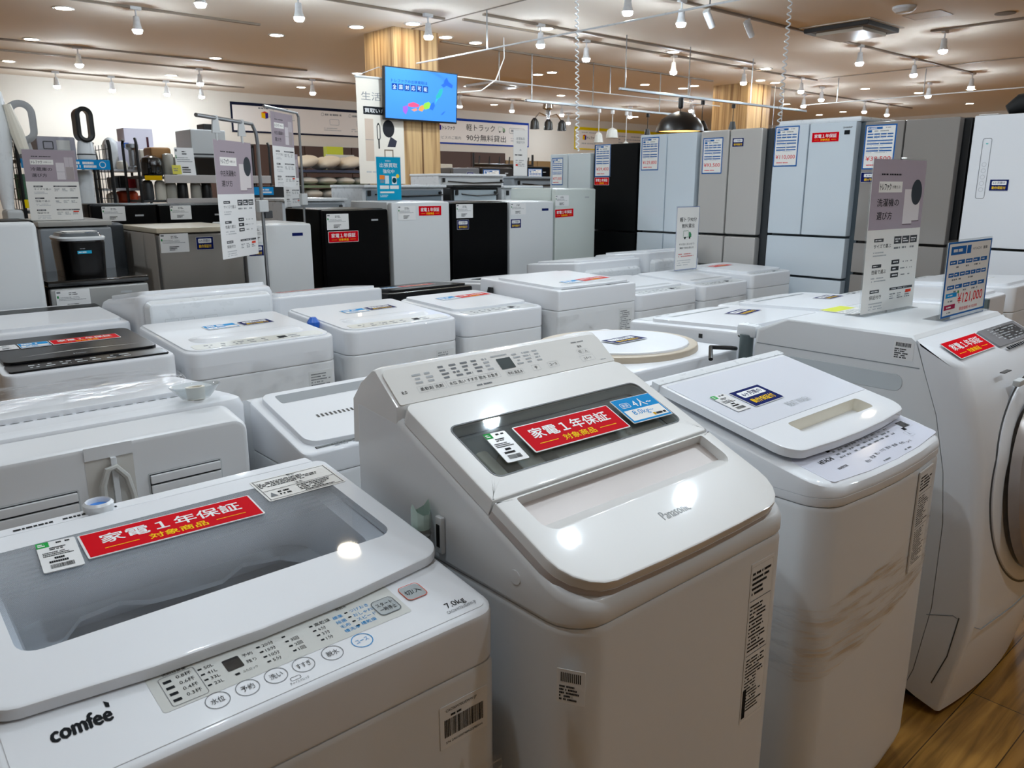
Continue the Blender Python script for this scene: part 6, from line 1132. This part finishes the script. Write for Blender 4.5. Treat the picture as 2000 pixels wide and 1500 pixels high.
b = MB(); f = facing_mY(1.36, 5.595, 1.335); b.slab(f, rr(0, .17, 0, .03, .002, 2, 2), 0, .002, ink('#e4d24a')); b.micro(f, .02, .008, .14, .024, 1, INKG, .003, 5, .6); tag(b.build('shelf_label'), 'long yellow shelf label right of the fridge guide sign', 'label')
# tall white appliances cut by the left edge
T = thing('vacuum_cleaner', 'white upright vacuum cleaner cut off by the left edge', 'vacuum cleaner', (.95, 5.6, 1.3)); p = at(4, 300, 5.5)
b = MB(); b.tube([(p.x, 5.55, 1.34), (p.x + .0, 5.55, 1.6), (p.x + .01, 5.55, 1.82), (p.x + .01, 5.55, 2.0)], [.03, .055, .065, .04], WHITEP, n=14); b.build('body', T)
b = MB(); b.tube([(p.x + .06, 5.5, 1.93), (p.x + .09, 5.5, 1.78), (p.x + .115, 5.5, 1.66)], [.02, .035, .03], CREAM, n=10); b.build('handle', T)
b = MB(); b.box(p.x - .03, p.x + .06, 5.45, 5.62, 1.0, 1.34, PALE, b=.02); b.build('stand', T)
# second rack and its goods
Y2 = 7.0; a = at(226, 395, Y2); c = at(285, 335, Y2)
ZA, ZB, ZC = at(250, 398, Y2).z, at(250, 368, Y2).z, at(250, 331, Y2).z
rack('black wire rack with coffee makers behind the fan rack', a.x - .1, c.x + .02, Y2, .45, (ZA, ZB, ZC), at(250, 300, Y2).z, mat('white_shelf', '#bfc0c6', .4), grid=False)
simple_box('carton_box', 'tall white carton with a dark picture on the appliance rack', 'box', 247, 297, 252, 305, 7.35, .2, mat('white_carton', '#dcd8e6', .5), .003, lambda b, f, w, h: (b.rect(f, .75 * w, .3 * h, .83 * w, .7 * h, .0006, ink('#4a2c34'))))
simple_box('carton_box', 'white carton with a blue mark left of the tall white carton', 'box', 231, 256, 277, 331, 7.2, .2, mat('white_carton', '#dcd8e6', .5), .003, lambda b, f, w, h: b.rect(f, .35 * w, .78 * h, .85 * w, .96 * h, .0006, ink('#1f62c2')), base=ZC + .0005)
cyl('air_purifier', 'white jar shaped appliance at the left on the second rack', 'humidifier', 220, 331, 7.15, [(.05, 0), (.055, .01), (.055, .2), (.04, .23), (.015, .25)], WHITEP, base=ZC + .0005)
cyl('coffee_grinder', 'silver coffee grinder on the second rack', 'coffee grinder', 262, 331, 7.05, [(.045, 0), (.045, .02), (.03, .03), (.03, .15), (.05, .17), (.05, .2), (.01, .205)], STEEL, base=ZC + .0005)
cyl('kettle', 'white kettle lying low on the second rack', 'kettle', 240, 331, 7.06, [(.04, 0), (.045, .03), (.037, .06), (.012, .07)], CREAM, base=ZC + .0005)
simple_box('toaster', 'cream toaster right of the silver coffee grinder', 'toaster', 276, 297, 292, 331, 7.1, .2, CREAM, .015, base=ZC + .0005)
T, a, c = simple_box('coffee_maker', 'dark red coffee maker on the middle shelf of the second rack', 'coffee maker', 252, 264, 345, 368, 7.05, .15, mat('dark_red_plastic', '#8a1620', .25), .01, base=ZB + .0005)
simple_box('coffee_maker', 'black coffee maker left of the dark red one', 'coffee maker', 234, 248, 343, 368, 7.06, .15, BLACK, .01, base=ZB + .0005)
cyl('cooking_pot', 'orange enamel pot on the low shelf of the second rack', 'pot', 250, 398, 7.25, [(.07, 0), (.085, .02), (.085, .08), (.075, .095), (.02, .11), (.018, .12)], mat('orange_enamel', '#c8431a', .2, coat=.4), base=ZA + .0005)
cyl('cooking_pot', 'small pale pot right of the orange pot', 'pot', 279, 397, 7.25, [(.04, 0), (.045, .04), (.03, .06), (.01, .065)], PALE, base=ZA + .0005)
# third rack
Y3 = 6.6; a = at(279, 395, Y3); c = at(486, 345, Y3); z1, z2, z3 = at(380, 345, Y3).z, at(380, 390, Y3).z, 1.0
T = rack('black rack with ovens and coffee makers left of the hanging poster', a.x, c.x + .2, Y3, .36, (z1, z2, z3), z1 + .28, DGREY, grid=False)
for z in (z1, z2): b = MB(); b.box(a.x + .18, c.x + .19, Y3 - .012, Y3 + .008, z - .05, z + .012, mat('white_price_rail', '#cfcac8', .4), b=.003); b.build('price_rail', T)
b = MB(); f = facing_mY(a.x + .03, Y3 - .013, z1 - .03); b.slab(f, rr(0, .13, 0, .035, .002, 2, 2), 0, .002, ink('#e8b90f')); tag(b.build('shelf_label'), 'orange-yellow shelf label on the third rack', 'label')
simple_box('microwave_oven', 'black microwave oven on the third rack behind the hanging poster', 'microwave', 368, 440, 308, 344, Y3 + .05, .35, BLACKG, .01, base=z1 + .0005)
simple_box('bread_maker', 'large pale grey cabinet appliance on top behind the hanging poster', 'appliance', 376, 440, 255, 307, Y3 + .08, .35, PALE, .01, lambda b, f, w, h: b.rect(f, .02 * w, .08 * h, .98 * w, .14 * h, .0006, DGREY))
simple_box('carton_box', 'tan round-edged wooden box on the third rack', 'box', 296, 334, 288, 312, Y3 + .2, .2, mat('tan_box', '#9a6f3c', .5), .02)
cyl('rice_cooker', 'black rice cooker with steel lid on the third rack', 'rice cooker', 299, 344, Y3 + .12, [(.07, 0), (.082, .02), (.082, .10), (.07, .14), (.03, .16)], BLACKG, base=z1 + .0005)
cyl('glass_jar', 'clear glass kettle on the third rack', 'kettle', 331, 344, Y3 + .12, [(.036, 0), (.044, .02), (.044, .12), (.04, .17), (.02, .18)], mat('jar_glass', '#b9b6ac', .1, coat=.5), base=z1 + .0005)
cyl('glass_jar', 'second clear glass kettle right of the first one', 'kettle', 352, 344, Y3 + .12, [(.036, 0), (.044, .02), (.044, .10), (.04, .15), (.02, .155)], mat('jar_glass', '#b9b6ac', .1, coat=.5), base=z1 + .0005)
card(Frame(at(364, 344, Y3 + .02), (1, 0, 0), (0, .1, 1)).sub(-.07, .0, 0, .0), .15, .22, 'white price sheet leaning before the pale grey appliance', 'price tag', p_tag, 'price_tag')
b = MB(); f = Frame(at(338, 340, Y3), (1, .0, 0), (0, .2, 1)); b.slab(f, rr(0, .07, 0, .07, .002, 2, 2), 0, .001, ink('#d9d060')); b.micro(f, .01, .02, .06, .05, 2, INKG, .0015, 3); tag(b.build('price_tag'), 'small yellow tag leaning on the glass kettles', 'price tag')
for k, (px, m, l) in enumerate(((291, DGREY, 'dark coffee maker at the left on the low shelf of the third rack'), (315, CREAM, 'cream kettle beside the dark coffee maker on the low shelf'), (336, mat('jar_glass', '#b9b6ac', .1, coat=.5), 'round glass carafe left of centre on the low shelf'), (358, BLACK, 'black mixer on the low shelf of the third rack'), (384, mat('jar_glass', '#b9b6ac', .1, coat=.5), 'square glass carafe on the low shelf near the hanging poster'), (405, BLACK, 'black coffee maker on the low shelf beside the hanging poster'))):
    cyl('carafe' if k in (2, 4) else 'coffee_maker', l, 'kitchen appliance', px, 388, Y3 + .1, [(.04, 0), (.043, .02), (.042, .11), (.035, .14), (.02, .15)], m, base=z2 + .0005)
b = MB(); f = facing_mY(at(496, 372, 6.05).x, 6.047, at(494, 381, 6.05).z); b.slab(f, rr(0, .16, 0, .06, .002, 2, 2), -.003, 0, SKY); b.micro(f, .07, .01, .15, .05, 2, WHT, .0006, 4, .6); tag(b.build('shelf_label'), 'blue shelf label between the two hanging posters', 'label')
simple_box('shelf_unit', 'dark low shelf unit behind the hanging posters', 'shelf', 490, 590, 363, 420, 6.05, .38, BLACK, base=0.0)

# more goods crowding the racks
simple_box('carton_box', 'brown carton on the third rack behind the black rice cooker', 'box', 284, 309, 312, 344, Y3 + .23, .1, mat('brown_carton', '#a98558', .6), .004, base=z1 + .0005)
simple_box('carton_box', 'narrow white carton right of the cream toaster on the second rack', 'box', 302, 313, 288, 331, 7.30, .06, mat('white_carton', '#dcd8e6', .5), .004, base=ZC + .0005)
simple_box('coffee_maker', 'white coffee maker right of the dark red one', 'coffee maker', 267, 279, 343, 368, 7.08, .13, WHITEP, .01, base=ZB + .0005)
simple_box('knife_stand', 'dark box at the left on the middle shelf of the second rack', 'box', 219, 231, 346, 368, 7.08, .13, DGREY, .008, base=ZB + .0005)
cyl('cooking_pot', 'cream pot at the left on the low shelf of the second rack', 'pot', 221, 398, 7.2, [(.04, 0), (.045, .02), (.045, .06), (.04, .075), (.014, .085), (.012, .095)], CREAM, base=ZA + .0005)
simple_box('speaker', 'black box on top of the large pale grey cabinet appliance', 'box', 398, 424, 243, 255, Y3 + .12, .15, BLACK, .006)
